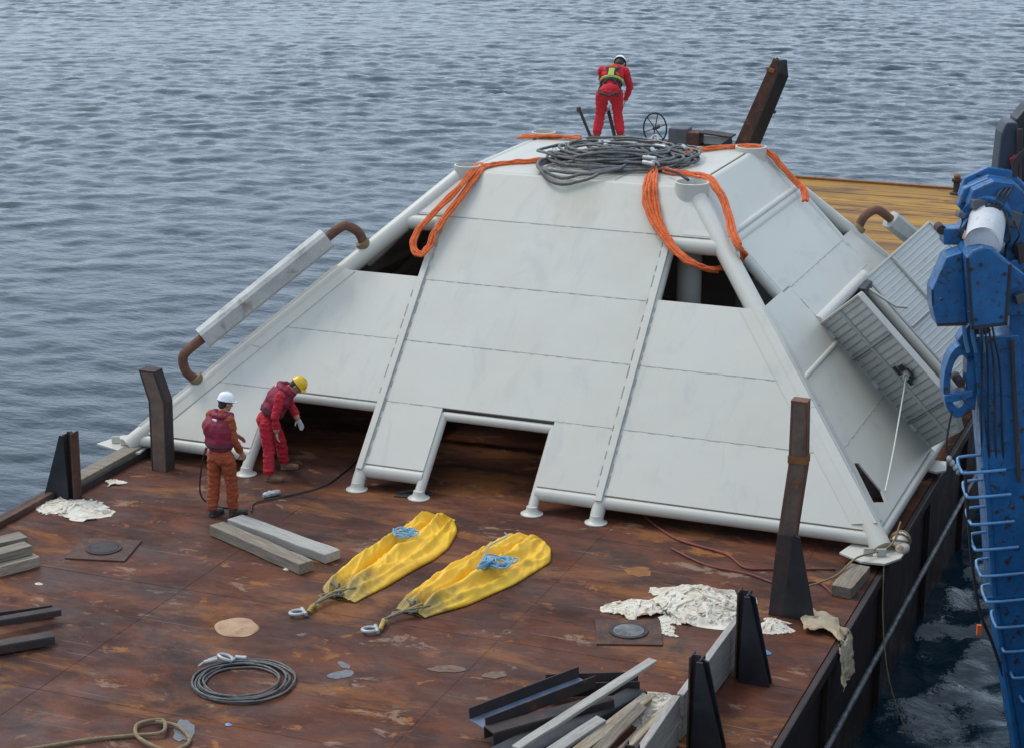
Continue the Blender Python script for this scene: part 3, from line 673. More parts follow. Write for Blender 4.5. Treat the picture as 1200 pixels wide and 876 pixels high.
# ------------------------------------------------------------------ orange slings
def bundle(name, paths, label, r=.023, n=4, spread=.035, group='orange lifting slings on the pyramid frame'):
    o = thing(name, label, 'sling', V(paths[0][0]), 0, group)
    for pi, pts in enumerate(paths):
        sp_ = smooth_path(pts, 7)
        for k in range(n):
            q = []
            for i, p in enumerate(sp_):
                t_ = (sp_[min(i+1,len(sp_)-1)]-sp_[max(i-1,0)]).normalized(); sd_ = t_.cross(V((0,-.4,.9))).normalized(); up = sd_.cross(t_)
                q.append(p+sd_*(k-(n-1)/2)*spread*(1+.35*nz(i*.22, k*3, pi))+sd_*.02*nz(i*.16, k*5+9, pi)+up*(.022*nz(i*.3, k*7, pi)+(.012 if k%2 else 0))-V(paths[0][0]))
            MB().tube(q, r, 7).build('strand', SLINGM, o, smooth=True)
    return o
bundle('lifting_sling', [[(-.62,30.62,4.13),(-.9,30.3,4.13),(-1.15,30.12,4.12),(-1.34,29.87,4.12),(-1.42,29.55,4.12),(-1.40,29.3,4.06),(-1.55,28.87,3.72),(-1.68,28.57,3.44),(-1.76,28.38,3.25),(-1.78,28.24,3.08),(-1.86,28.12,2.98),(-2.0,28.18,3.04),(-2.06,28.34,3.2),(-1.95,28.52,3.42),(-1.69,28.84,3.74),(-1.50,29.2,4.05),(-1.50,29.45,4.13),(-1.55,29.75,4.13)]],
       'orange sling hanging over the top left corner into the dark opening', n=3, spread=.038)
bundle('lifting_sling', [[(1.05,30.6,4.16),(1.2,30.1,4.14),(1.32,29.5,4.13),(1.4,29.16,4.0),(1.5,28.97,3.8),(1.71,28.75,3.6),(1.97,28.54,3.4),(2.23,28.4,3.25),(2.43,28.40,3.15),(2.62,28.62,3.05),(2.78,28.85,3.05),(2.95,28.85,3.12),(3.08,28.72,3.28),(3.00,28.58,3.46),(2.81,28.95,3.62),(2.59,29.36,3.85),(2.36,29.62,4.08),(2.1,29.98,4.15),(1.72,30.21,4.14),(1.44,30.24,4.14),(1.1,30.6,4.15)],
       [(1.0,30.55,4.17),(1.26,30.0,4.15),(1.42,29.45,4.12),(1.53,29.16,3.94),(1.66,28.92,3.72),(1.84,28.7,3.52),(2.06,28.5,3.33),(2.3,28.38,3.20),(2.5,28.5,3.08),(2.66,28.72,3.0)]],
       'orange sling looped round the corner tube below the open pipe cap', n=3, spread=.042)
bundle('lifting_sling', [[(.8,31.75,4.13),(.98,31.94,4.13),(1.39,32.5,4.13),(1.71,32.85,4.13),(2.05,33.02,4.12),(2.3,32.97,4.06),(2.52,32.92,3.87),(2.78,32.92,3.62),(2.95,32.85,3.5),(3.04,32.6,3.36)]],
       'orange sling running along the far right edge of the top and down the side', n=3, spread=.036)
bundle('lifting_sling', [[(-1.9,32.5,4.12),(-1.5,32.6,4.12),(-1.2,32.63,4.12),(-.97,32.85,4.12)],[(-1.95,32.4,4.1),(-1.5,32.52,4.15),(-1.1,32.6,4.14),(-.85,32.6,4.12)]],
       'short orange sling at the far left of the top, left of the standing worker', n=2, spread=.04)

# ------------------------------------------------------------------ wire rope pile on the top
wp = thing('wire_rope_pile', 'heap of grey wire rope loops on the flat top of the pyramid', 'wire rope', (.3, 31.0, H+.06))
rnd = random.Random(4)
def loop(cx, cy, rx, ry, rot, z, r=.024, gap=0, sag=0):
    q = []; n = 44
    for i in range(n):
        a = 2*math.pi*i/n
        k = 1+.16*nz(math.cos(a)*1.2+cx*3, math.sin(a)*1.2+cy*3, z*9)
        x, y = rx*k*math.cos(a), ry*k*math.sin(a)
        X_, Y_ = cx+x*math.cos(rot)-y*math.sin(rot), cy+x*math.sin(rot)+y*math.cos(rot)
        yy = Y_+31.0; dz = 0
        if yy < 29.4: dz = -(29.4-yy)*1.03
        q.append((X_, Y_, z+.03*nz(a*2, cx*5)+dz*(1-sag)+.0))
    return MB().tube(q, r, 7, closed=True).build('rope_loop', WIRE, wp, smooth=True)
for k in range(15):
    loop(rnd.uniform(-.35,.35), rnd.uniform(-.35,.30), rnd.uniform(.65,.98), rnd.uniform(.55,.85), rnd.uniform(-.6,.9), .03+.012*k+rnd.uniform(0,.03))
for k in range(7): loop(rnd.uniform(.75,1.0), rnd.uniform(.0,.75), rnd.uniform(.25,.42), rnd.uniform(.4,.7), rnd.uniform(-.5,.8), .02+.02*k, .018)
for k in range(5): loop(rnd.uniform(.35,.7), rnd.uniform(-.2,.6), rnd.uniform(.4,.6), rnd.uniform(.5,.8), rnd.uniform(-.3,.6), .04+.03*k)
for k in range(4): loop(-.36+.04*k, -.88-.05*k, .52+.05*k, .62+.04*k, .35, .05+.02*k, .026)
for k in range(10):
    x, y, a = rnd.uniform(-.9,1.0), rnd.uniform(-1.0,.7), rnd.uniform(0,3.1)
    d = V((math.cos(a), math.sin(a), 0))*.12; c = V((x, y, .19+rnd.uniform(0,.08)))
    MB().tube([c-d, c-d*.9, c+d*.9, c+d], [.02,.034,.034,.02], 10).build('ferrule', GALV, wp, smooth=True)
for k, (x, y) in enumerate(((-.95,.1),(-.75,.55),(.2,1.4),(.55,.4),(-.9,-.55),(.9,-.8))):
    q = [(x+.06*math.cos(t_), y+.06*math.sin(t_)*math.sin(k), .16+.05*math.sin(t_)) for t_ in np.linspace(-.6, 3.8, 12)]
    MB().tube(q, .02, 8).build('shackle', GALV, wp, smooth=True)
for k in range(6):     # rope ends trailing over the heap
    a = rnd.uniform(-.5,.9); x, y = rnd.uniform(-.9,-.2), rnd.uniform(-.9,.6)
    q = smooth_path([(x,y,.16),(x+.5,y+.2*a,.26),(x+1.0,y+.6*a,.24),(x+1.5,y+.5*a+.2*rnd.random(),.12)], 5)
    MB().tube(q, .022, 7).build('rope_end', WIRE, wp, smooth=True)
# shackle pin tool lying from the rope heap into the open cap
MB().tube([(1.35,30.0,4.18),(1.75,29.55,4.24),(1.95,29.42,4.2)], .022, 8)
tag(MB().tube([(1.42,30.05,4.20),(1.75,29.62,4.25),(1.98,29.42,4.19)], .024, 8).build('steel_bar', DKRUST, smooth=True), 'short dark bar reaching into the open pipe cap', 'bar')

# two upright tools by the worker on top
for k, (a, b, lb) in enumerate((((-.97,32.75,4.62),(-.72,32.75,4.08),'dark bar leaning upright at the left of the worker on top'), ((-.52,32.95,4.62),(-.33,32.85,4.08),'dark bar leaning between the legs of the worker on top'))):
    o = thing('pry_bar', lb, 'bar', b)
    MB().beam((0,0,0), V(a)-V(b), .05, .04).build('shaft', DKRUST, o, bevel=.006)
    MB().tube([V(a)-V(b)+V((0,0,-.06)), V(a)-V(b)+V((.0,0,.02))], .038, 10).build('head', GALV if k else RUST, o, smooth=True)

# ------------------------------------------------------------------ deck stanchions
def bent_post(name, label, c, xs, ys, mats, chan, tri=None, band=None):
    """open channel following xs = [(x left, x right, z)...], flanges in y"""
    o = thing(name, label, 'post', (c[0], c[1], 0))
    web = MB(); fl = MB()
    for (a, b, z), (a2, b2, z2) in zip(xs, xs[1:]):
        for y_, t_ in ((-ys/2, .025), (ys/2, .025)):
            web.prism([(a-c[0], y_, z), (b-c[0], y_, z), (b2-c[0], y_, z2), (a2-c[0], y_, z2)], (0, t_*(1 if y_ < 0 else -1), 0))
        for x_, x2_, s_ in ((a, a2, 1), (b, b2, -1)):
            if chan and s_ == -1: continue
            fl.prism([(x_-c[0], -ys/2-.004, z), (x2_-c[0], -ys/2-.004, z2), (x2_-c[0], ys/2+.004, z2), (x_-c[0], ys/2+.004, z)], (.03*s_, 0, 0))
        
    a, b, z = xs[-1]
    fl.prism([(a-c[0]-.003, -ys/2-.005, z), (b-c[0]+.003, -ys/2-.005, z), (b-c[0]+.003, ys/2+.005, z), (a-c[0]-.003, ys/2+.005, z)], (0,0,.03))
    web.build('web', mats[0], o, bevel=.006); fl.build('flange', mats[1], o, bevel=.006)
    if tri: MB().prism([(x-c[0], y-c[1], z) for x,y,z in tri], (0, .03, 0)).build('gusset', BLACKP, o, bevel=.005)
    if band: MB().box(band[0], band[1], rot=band[2] if len(band) > 2 else None).build('painted_band', OCHREP, o)
    return o
o = bent_post('stop_post', 'rusty bent channel post standing at the left deck edge behind the workers', (-4.87, 25.35), [(-5.03,-4.76,0),(-5.03,-4.75,1.08),(-5.17,-4.90,1.52)], .22, [POSTM, DKRUST], False)
o2 = bent_post('stop_post', 'tall rusty channel post on a black gusset at the right deck edge', (5.2, 23.4), [(4.99,5.22,0),(5.06,5.28,1.1),(5.15,5.37,1.98),(5.15,5.35,2.78)], .17, [POSTM, PIPER], False,
              tri=[(5.16,23.29,0),(5.58,23.29,0),(5.34,23.29,1.08),(5.25,23.29,1.10)], band=((.06,0,2.06),(.235,.19,.09)))
MB().prism([(4.985-5.2,-.10,0),(5.225-5.2,-.10,0),(5.285-5.2,-.10,1.08),(5.055-5.2,-.10,1.08)], (0,.012,0)).build('base_plate', DKRUST, o2, bevel=.003)
def bracket(label, c, h, lean, wdt, s=1):
    o = thing('deck_bracket', label, 'bracket', (c[0], c[1], 0), 0, 'black triangular deck brackets')
    MB().box((0, 0, h/2), (.09, .02, h), rot=(0,0,0)).build('web', DKRUST, o)
    MB().prism([(-.06*s, -.10, 0),(-.06*s, -.10, h),(-.06*s, .10, h),(-.06*s, .10, 0)], (.02,0,0)).build('flange', RUST, o, bevel=.004)
    MB().prism([(.05*s,-.10,0),(.05*s,-.10,h-.02),(.05*s,.10,h-.02),(.05*s,.10,0)], (.02,0,0)).build('flange', DKRUST, o, bevel=.004)
    MB().prism([(.04*s,-.015,0),(wdt*s,-.015,0),(.13*s,-.015,h-.06),(.04*s,-.015,h-.03)], (0,.03,0)).build('gusset', BLACKP, o, bevel=.004)
    MB().prism([(.0*s,-.13,.0),(wdt*s,-.13,0),(.10*s,-.13,h-.03),(.03*s,-.13,h-.03)], (0,.025,0)).build('gusset', BLACKP, o, bevel=.004)
    return o
bracket('black triangular bracket at the far end of the pale boards', (5.17, 21.35), 1.10, 0, .37)
bracket('black triangular bracket at the middle of the pale boards', (5.17, 19.45), 1.08, 0, .37)
b3 = bracket('black triangular bracket on the left deck edge above the dirty white rag', (-5.43, 23.75), 1.0, 0, .42, -1)
bracket('black triangular bracket at the bottom right nearest the camera', (5.17, 17.2), 1.06, 0, .42)

# ------------------------------------------------------------------ pale boards standing on edge by the brackets
for k, (y0, y1, z0, lb) in enumerate(((19.5,21.85,.02,'lower pale board of the far pair standing on edge by the brackets'),(19.5,21.8,.30,'upper pale board of the far pair standing on edge by the brackets'),
                          (16.6,19.42,.02,'lower pale board of the near pair standing on edge by the brackets'),(16.6,19.46,.30,'upper pale board of the near pair standing on edge by the brackets'))):
    mb = MB(); n = 10
    mb.box((0, 0, .135), (.085, y1-y0, .27))
    o = mb.build('scaffold_board', WTIMB, None, bevel=.01); o.location = (4.98+.015*(k%2), (y0+y1)/2, z0); o.rotation_euler = (0, R(-2 if k%2 else 1), R(.6*(k-1)))
    tag(o, lb, 'board', 'pale boards standing along the right deck edge')

# loose timber
def plank(label, c, L_, wd, h, rz, mat=TIMBER, tilt=0, pitch=0, group=None, name='timber_plank'):
    mb = MB(); n = 8; q = []; f = []
    for i in range(n+1):
        x = -L_/2+L_*i/n; dv = .012*nz(i*.7, c[0]*3); ww = wd/2*(1+.04*nz(i, 7, c[1]))
        q += [(x, -ww+dv, -h/2), (x, ww+dv, -h/2), (x, ww+dv, h/2+.008*nz(i*.9, c[1])), (x, -ww+dv, h/2+.008*nz(i*.9+3, c[1]))]
    for i in range(n):
        for j in range(4): f.append((i*4+j, i*4+(j+1)%4, (i+1)*4+(j+1)%4, (i+1)*4+j))
    f += [(3,2,1,0), (n*4, n*4+1, n*4+2, n*4+3)]
    o = mb.add(q, f).build(name, mat, None, bevel=.009); o.location = c; o.rotation_euler = (tilt, pitch, rz)
    return tag(o, label, 'timber', group)
plank('pale plank lying behind its darker neighbour at the feet of the white helmeted worker', (-1.77, 23.24, .075), 2.0, .27, .13, R(-21), WTIMBX)
plank('knotty brown plank lying in front of the pale one left of the yellow bags', (-1.88, 22.80, .085), 2.0, .23, .15, R(-25), TIMBER)
plank('grey timber at the left frame edge, upper one of the stack', (-5.35, 21.2, .09), 1.5, .26, .16, R(60), TIMBER)
plank('pale grey timber on top of the left edge stack', (-4.95, 20.6, .21), 1.7, .24, .12, R(62), TIMBER)
plank('dark worn timber at the bottom of the left edge stack', (-4.88, 20.55, .07), 1.8, .28, .14, R(62), OTIMB)
plank('short timber block under the right corner foot plate', (5.73, 24.62, .075), .85, .27, .15, R(86), TIMBER)

# dark steel channels at the left
def channel(label, a, b, wd=.16, h=.12, mat=BLACKP, inner=None, group=None, flip=0):
    a, b = V(a), V(b); o = thing('steel_channel', label, 'steel channel', a, 0, group); d = (b-a)
    e = d.normalized(); sd_ = e.cross(V((0,0,1))).normalized()
    z0 = V((0,0,0)) if not flip else V((0,0,h))
    MB().beam(z0*1.0, d+z0, wd, .018).build('web', inner or mat, o, bevel=.003)
    for s_ in (-1,1): MB().beam(sd_*s_*wd/2+V((0,0,h/2)), d+sd_*s_*wd/2+V((0,0,h/2)), .016, h).build('flange', mat, o, bevel=.003)
    return o
channel('dark steel channel at the left frame edge, farthest of the three', (-4.1,19.2,.02), (-3.25,19.95,.03), .14, .08, DKRUST)
channel('dark steel channel at the left frame edge, resting across the others', (-3.95,18.7,.14), (-3.05,19.8,.11), .13, .07, DKRUST, flip=1)
channel('dark steel channel at the left frame edge, nearest of the three', (-3.6,18.3,.02), (-2.75,19.2,.03), .18, .10, DKRUST, flip=1)

# scrap pile at the bottom
BI = worn('blue_grey_channel_inside', (.13,.16,.23), (.09,.11,.16), (.1,.06,.04), .6, .7, 4, .5, 0, .2)
channel('rusty channel with a blue grey inside at the bottom left of the scrap pile', (2.95,18.72,.19), (3.75,20.0,.28), .30, .14, DKRUST, BI)
channel('short dark channel with a blue inside at the top of the scrap pile', (3.28,19.95,.10), (4.25,20.35,.13), .26, .16, DKRUST, BI)
channel('dark channel in the middle of the scrap pile', (3.15,18.55,.10), (4.1,19.75,.13), .2, .14, DKRUST, flip=1)
channel('dark channel lying at the bottom of the scrap pile', (3.3,18.0,.02), (4.0,19.9,.02), .24, .15, BLACKP, flip=1)
channel('black channel poking out under the timbers of the scrap pile', (3.6,18.2,.05), (4.3,20.2,.08), .22, .13, BLACKP, flip=1)
plank('thin pale slat leaning topmost across the scrap pile', (4.0, 19.3, .38), 2.5, .12, .045, R(73), WTIMBX, 0, R(-3))
plank('brown split timber in the scrap pile beside the pale slat', (4.25, 18.9, .20), 2.3, .13, .08, R(80), OTIMB, .3)
plank('short white offcut in the scrap pile', (4.02, 18.45, .27), 1.5, .13, .06, R(76), WTIMBX, .2)
plank('brown timber in the scrap pile against the pale boards', (4.62, 18.9, .16), 2.6, .14, .10, R(83), OTIMB, -.2)
plank('grey timber in the scrap pile next to the pale boards', (4.45, 18.6, .30), 2.0, .12, .06, R(86), TIMBER, .4)

# ------------------------------------------------------------------ wire coil on the deck, ropes and hoses
wc = thing('wire_rope_coil', 'grey wire rope coil lying on the bare deck at bottom left', 'wire rope', (-.11, 19.07, 0))
for k in range(7):
    q = []; r0 = .60-.028*k; ox, oy = .035*math.sin(k*2.1), .035*math.cos(k*1.7)
    for i in range(56):
        a = 2*math.pi*i/56; rr = r0*(1+.045*nz(math.cos(a)*1.5+k*1.3, math.sin(a)*1.5))
        q.append((ox+rr*math.cos(a), oy+rr*math.sin(a)*.98, .02+.016*(k%3)+.012*nz(a*1.5, k)))
    MB().tube(q, .0125, 7, closed=True).build('turn', WIRE, wc, smooth=True)
q = [(-.42+.09*math.cos(t_), .36+.05*math.sin(t_), .07+.05*math.sin(t_*.5)) for t_ in np.linspace(0, 6.0, 14)]
MB().tube(q, .022, 8).build('shackle', GALV, wc, smooth=True)
MB().tube([(-.62,.20,.07),(-.50,.30,.09)], .026, 10).build('ferrule', GALV, wc, smooth=True)
MB().tube([(-.35,.47,.07),(-.22,.50,.07)], .028, 10).build('ferrule', GALV, wc, smooth=True)
MB().tube(smooth_path([(-.64,.1,.06),(-.6,.28,.08),(-.45,.42,.1),(-.32,.40,.08)],4), .014, 7).build('turn', GALV, wc, smooth=True)
def rope(name, label, pts, r, mat, cat='rope', n=6):
    p0 = V(pts[0]); return_ = MB().tube([p-p0 for p in smooth_path(pts, n)], r, 8).build(name, mat, None, smooth=True)
    return_.location = p0; return tag(return_, label, cat)
rope('mooring_rope', 'loose tan rope with a loop on the deck at the bottom left corner', [(-2.4,15.9,.03),(-1.5,16.6,.03),(-.95,17.1,.03),(-.55,17.38,.03),(-.25,17.52,.06),(-.42,17.80,.05),(-.62,17.62,.04),(-.4,17.3,.06),(.03,17.2,.04),(.1,17.5,.03),(-.2,17.75,.04),(-.45,17.72,.06)], .022, TANR)
rope('air_hose', 'thin black hose running past the workers into the dark opening', [(-2.75,24.15,.02),(-2.87,24.5,.02),(-2.62,24.9,.02),(-2.30,25.5,.02),(-2.3,26.2,.02),(-2.35,26.8,.02),(-2.4,27.6,.02),(-2.2,28.4,.02)], .013, RUBBER, 'hose')
cp = thing('hose_coupling', 'bright steel coupling on the black hose by the red worker', 'coupling', (-2.80,24.85,.03), R(60))
MB().tube([(-.14,0,.02),(-.10,0,.02),(.1,0,.02),(.14,0,.02)], [.03,.045,.045,.03], 12).build('sleeve', GALV, cp, smooth=True)
MB().box((.0,0,.03), (.05,.14,.05)).build('claw', GALV, cp, bevel=.01)
rope('rubber_hose', 'black hose loop hanging beside the white helmeted worker', [(-3.35,23.95,.9),(-3.45,24.0,.6),(-3.5,24.05,.2),(-3.35,24.15,.03),(-3.0,24.2,.02)], .012, RUBBER, 'hose')
rope('red_hose', 'thin red hose lying along the front of the pyramid base', [(2.3,26.3,.02),(2.57,25.95,.02),(3.0,25.5,.02),(3.3,25.3,.02),(3.93,25.08,.02),(4.3,24.7,.02),(4.65,24.78,.02),(5.42,25.1,.02)], .016, REDH, 'hose')
rope('red_hose', 'second thin red hose nearer the tall post', [(3.2,25.0,.02),(3.8,24.6,.02),(4.4,24.5,.02),(4.9,24.3,.02),(5.3,24.55,.02),(5.6,24.2,.02)], .014, REDH, 'hose')
rope('grey_rope', 'grey rope strung from the tall post to the right corner plate', [(4.9,23.9,.05),(5.1,23.55,.25),(5.3,23.9,.2),(5.55,24.5,.16),(5.7,25.1,.22),(6.02,25.6,.24),(6.1,25.9,.5)], .013, TANR)
rope('tag_line', 'white cord hanging from the open hatch door to the base corner', [tuple(eye), (5.62,27.7,.9), (5.72,26.7,.62)], .011, WROPE, n=4)
rope('mooring_rope', 'thin tan rope hanging from the corner plate down the hull side', [(6.02,25.3,.1),(6.12,24.9,-.5),(6.3,24.6,-1.2),(6.6,24.5,-1.9)], .009, TANR)
rope('tie_rope', 'tan rope stretched low over the far yellow deck', [(-1.3,49.8,.15),(-.2,47.8,.14),(1.2,45.2,.14),(2.9,42.0,.13)], .02, TANR, n=3)
bb = thing('rope_bundle', 'white and rusty lump of rope and rag on the right corner plate', 'rope bundle', (6.12, 25.85, .15))
mbk = MB(); mbk.ell((0,0,.10), (.12,.15,.12), nu=12, nv=8); mbk.ell((.05,-.1,.04), (.10,.10,.09), nu=12, nv=8); mbk.build('lump', CLOTH, bb, smooth=True)
for k in range(4): MB().tube([(.13*math.cos(t_), .14*math.sin(t_)*math.cos(k), .10+.13*math.sin(t_)*math.sin(k*.8+.3)) for t_ in np.linspace(0,6.28,16)[:-1]], .014, 6, closed=True).build('lashing', TANR, bb, smooth=True)
mt = thing('rubber_mat', 'small black rubber scrap at the foot of a front leg', 'mat', (-.95, 25.72, .0), .4)
MB().prism([(-.28,-.1,.02),(.05,-.18,.02),(.3,-.02,.02),(.22,.13,.02),(-.1,.16,.02)], (0,0,-.015)).build('sheet', RUBBER, mt, bevel=.005)
MB().tube([(-.2,0,.03),(0,.08,.035),(.22,.0,.03)], .02, 7).build('fold', RUBBER, mt, smooth=True)

# ------------------------------------------------------------------ cloth heaps (radial crumpled sheets)
def crumple(name, label, cat, outline, h, mat, seed, nr=26, rough=1.0, z0=0.005):
    cx = sum(p[0] for p in outline)/len(outline); cy = sum(p[1] for p in outline)/len(outline)
    ol = smooth_path([(x-cx, y-cy, 0) for x, y in outline], 8, True); n = len(ol); q = [(0,0,z0+h*.8)]; f = []
    for i in range(1, nr+1):
        t_ = i/nr
        for j, p in enumerate(ol):
            jit = 1+.10*rough*noise.noise(V((p.x*3.5, p.y*3.5, seed)))*(t_)
            x, y = p.x*t_*jit, p.y*t_*jit
            wx = x+.10*noise.noise(V((x*3, y*3, seed+20))); wy = y+.10*noise.noise(V((x*3+7, y*3, seed+20)))
            v0 = noise.noise(V((wx*2.2, wy*2.2, seed)))
            v1 = 1-abs(noise.noise(V((wx*3.5, wy*3.5, seed))))*3.5; v2 = 1-abs(noise.noise(V((wx*11+3, wy*11, seed+5))))*2.6; v3 = noise.noise(V((x*22, y*22, seed+9)))
            env = (1-t_**4)**.6
            z = z0+h*env*max(.04, .38+.55*v0+.26*v1+.05*v2*rough)
            q.append((x+.05*v1*env*h/.3, y+.04*v0*env*h/.3, z))
    for j in range(n): f.append((0, 1+j, 1+(j+1)%n))
    for i in range(nr-1):
        for j in range(n): a = 1+i*n+j; b = 1+i*n+(j+1)%n; f.append((a, a+n, b+n, b))
    o = MB().add(q, f).build(name, mat, None, smooth=False); o.location = (cx, cy, 0)
    for p in o.data.polygons: p.use_smooth = True
    return tag(o, label, cat)
crumple('cardboard_sheet', 'torn tan cardboard lying flat above the wire rope coil', 'cardboard', [(-1.22,20.41),(-1.17,20.66),(-.91,20.74),(-.68,20.51),(-.69,20.25),(-.98,20.19)], .06, CARD, 2.2, rough=1.6)
def drape(par, c, wx, wy, rz, shrink, dome, seed, n=44, thick=.008, mat=None):
    """a crumpled sheet: a grid of springs squeezed sideways that buckles into folds and settles on the heap below"""
    rg = np.random.default_rng(seed); u = np.linspace(-.5, .5, n); U, W = np.meshgrid(u, u, indexing='ij')
    dx, dy = wx/(n-1), wy/(n-1)
    def fld(sc):
        a = rg.standard_normal((n+8, n+8)); k = np.exp(-np.arange(-12,13)**2/(2*sc*sc)); k /= k.sum()
        a = np.apply_along_axis(lambda m: np.convolve(m, k, 'same'), 0, a); a = np.apply_along_axis(lambda m: np.convolve(m, k, 'same'), 1, a); a = a[4:-4, 4:-4]; return a/a.std()
    sh = shrink*(1+.18*fld(6)); P_ = np.stack([U*wx*sh+.03*fld(5), W*wy*sh+.03*fld(5), .10+.05*fld(3)+.03*fld(1.6)], -1)
    ct, st = math.cos(rz), math.sin(rz); vel = np.zeros_like(P_)
    cons = []
    for (a, b, l_) in ((1,0,dx),(0,1,dy),(1,1,math.hypot(dx,dy)),(1,-1,math.hypot(dx,dy)),(2,0,2*dx),(0,2,2*dy)): cons.append((a, b, l_, .38 if max(abs(a),abs(b)) == 1 else .10))
    hd, rd = dome
    def ground(p):
        X_ = p[...,0]*ct-p[...,1]*st+c[0]-par.location.x; Y_ = p[...,0]*st+p[...,1]*ct+c[1]-par.location.y
        return .008+hd*np.clip(1-(X_**2+Y_**2)/(rd*rd), 0, 1)
    for it in range(130):
        vel[...,2] -= .0011; old = P_.copy(); P_ = P_+vel
        for a, b, l_, k in cons:
            s0 = (slice(0, n-a), slice(0, n-b) if b >= 0 else slice(-b, n)); s1 = (slice(a, n), slice(b, n) if b >= 0 else slice(0, n+b))
            d = P_[s1]-P_[s0]; L_ = np.linalg.norm(d, axis=-1, keepdims=True)+1e-9; cr = d*(1-l_/L_)*.5*k; P_[s0] += cr; P_[s1] -= cr
        g = ground(P_); m = P_[...,2] < g; P_[...,2] = np.where(m, g, P_[...,2])
        P_[...,:2] = np.where(m[...,None], old[...,:2]+.25*(P_[...,:2]-old[...,:2]), P_[...,:2])
        vel = (P_-old)*.82; vel = np.clip(vel, -.02, .02)
    X_ = P_[...,0]*ct-P_[...,1]*st+c[0]-par.location.x; Y_ = P_[...,0]*st+P_[...,1]*ct+c[1]-par.location.y
    q = np.stack([X_, Y_, P_[...,2]], -1).reshape(-1,3); f = []; ed = rg.uniform(.40,.5,8)
    for i in range(n-1):
        for j in range(n-1):
            r_ = math.hypot(u[i], u[j]); an = int((math.atan2(u[j], u[i])+math.pi)/6.2832*7.99)
            if r_ < ed[an]*1.18: f.append((i*n+j, (i+1)*n+j, (i+1)*n+j+1, i*n+j+1))
    mb = MB(); mb.v = [tuple(a) for a in q]; mb.f = f
    me = bpy.data.meshes.new('fold'); me.from_pydata(mb.v, [], mb.f); bm = bmesh.new(); bm.from_mesh(me)
    bmesh.ops.delete(bm, geom=[v for v in bm.verts if not v.link_faces], context='VERTS')
    for fc in bm.faces: fc.smooth = True
    bm.to_mesh(me); bm.free(); me.materials.append(mat or CLOTH)
    o = bpy.data.objects.new('fold', me); COL.objects.link(o); o.parent = par
    m_ = o.modifiers.new('thick', 'SOLIDIFY'); m_.thickness = thick
    s2 = o.modifiers.new('sub', 'SUBSURF'); s2.levels = 1; s2.render_levels = 1
    return o
def cloth_heap(name, label, cat, centre, items, dome, seed):
    o = thing(name, label, cat, (*centre, 0))
    for k, (dx_, dy_, wx, wy, rz, sh) in enumerate(items):
        drape(o, (centre[0]+dx_, centre[1]+dy_), wx, wy, rz, sh, dome, seed+k)
    return o
cloth_heap('canvas_cover', 'big crumpled heap of white canvas behind the far bracket', 'canvas', (4.08, 23.2),
    [(0,0,1.7,1.7,.3,.52),(-.25,.2,1.1,1.2,1.2,.50),(.3,-.1,1.2,1.2,2.1,.50),(.05,-.35,1.0,.9,.6,.55),(-.35,-.05,.7,.6,.2,.55),(.45,.35,.8,.7,1.5,.55),(-.5,.35,.55,.5,0,.55)], (.17,.62), 30)
cloth_heap('canvas_cover', 'long twisted white canvas partly covering the manhole lid', 'canvas', (3.48, 22.85),
    [(0,0,1.5,.8,.35,.55),(-.2,.02,.7,.6,1.1,.6),(.45,-.40,.45,1.1,.5,.50),(.2,.1,.7,.6,2.1,.55)], (.07,.35), 50)
cloth_heap('dirty_rag', 'white knotted rag at the foot of the tall post', 'rag', (5.12, 22.95), [(0,0,.8,.8,.4,.5),(.05,-.03,.6,.55,1.4,.5)], (.06,.22), 61)
cloth_heap('dirty_rag', 'flat dirty white rag in front of the left edge bracket', 'rag', (-5.2, 23.35), [(0,0,1.5,1.1,.2,.66),(-.15,.05,.9,.6,1.4,.55),(.35,-.0,.8,.35,.25,.7)], (.03,.3), 71)
cloth_heap('dirty_rag', 'small crumpled white rag by the left coaming near the bent post', 'rag', (-5.25, 24.5), [(0,0,.5,.5,.4,.5)], (.02,.2), 81)
cloth_heap('canvas_cover', 'white canvas stuffed between the near boards and the scrap pile', 'canvas', (4.5, 20.15), [(0,0,1.1,1.4,.3,.5),(.05,.2,.7,.7,1.3,.5)], (.14,.4), 91)

# cloth hanging over the deck edge
q = []; f = []; spine = smooth_path([(5.45,23.15,.05),(5.62,23.2,.08),(5.86,23.1,.07),(6.02,22.95,-.03),(6.08,22.85,-.16),(6.12,22.72,-.28),(6.17,22.62,-.40)], 5)
for i, p in enumerate(spine):
    wd = (.27+.002*i)*(1+.5*nz(i*.4, 2))
    for j in range(9):
        s_ = (j-4)/4; q.append((p.x+.03*nz(i*.5, j*.9)+(-.09*s_ if i < 14 else 0), p.y+s_*wd, p.z+.05*nz(i*.45, j*.8, 3)))
for i in range(len(spine)-1):
    for j in range(8): f.append((i*9+j, i*9+j+1, (i+1)*9+j+1, (i+1)*9+j))
o = MB().add(q, f).build('hanging_cloth', TANCL, smooth=True); so_ = o.modifiers.new('thick', 'SOLIDIFY'); so_.thickness = .012
tag(o, 'cream cloth draped over the right deck edge past the tall post', 'cloth')

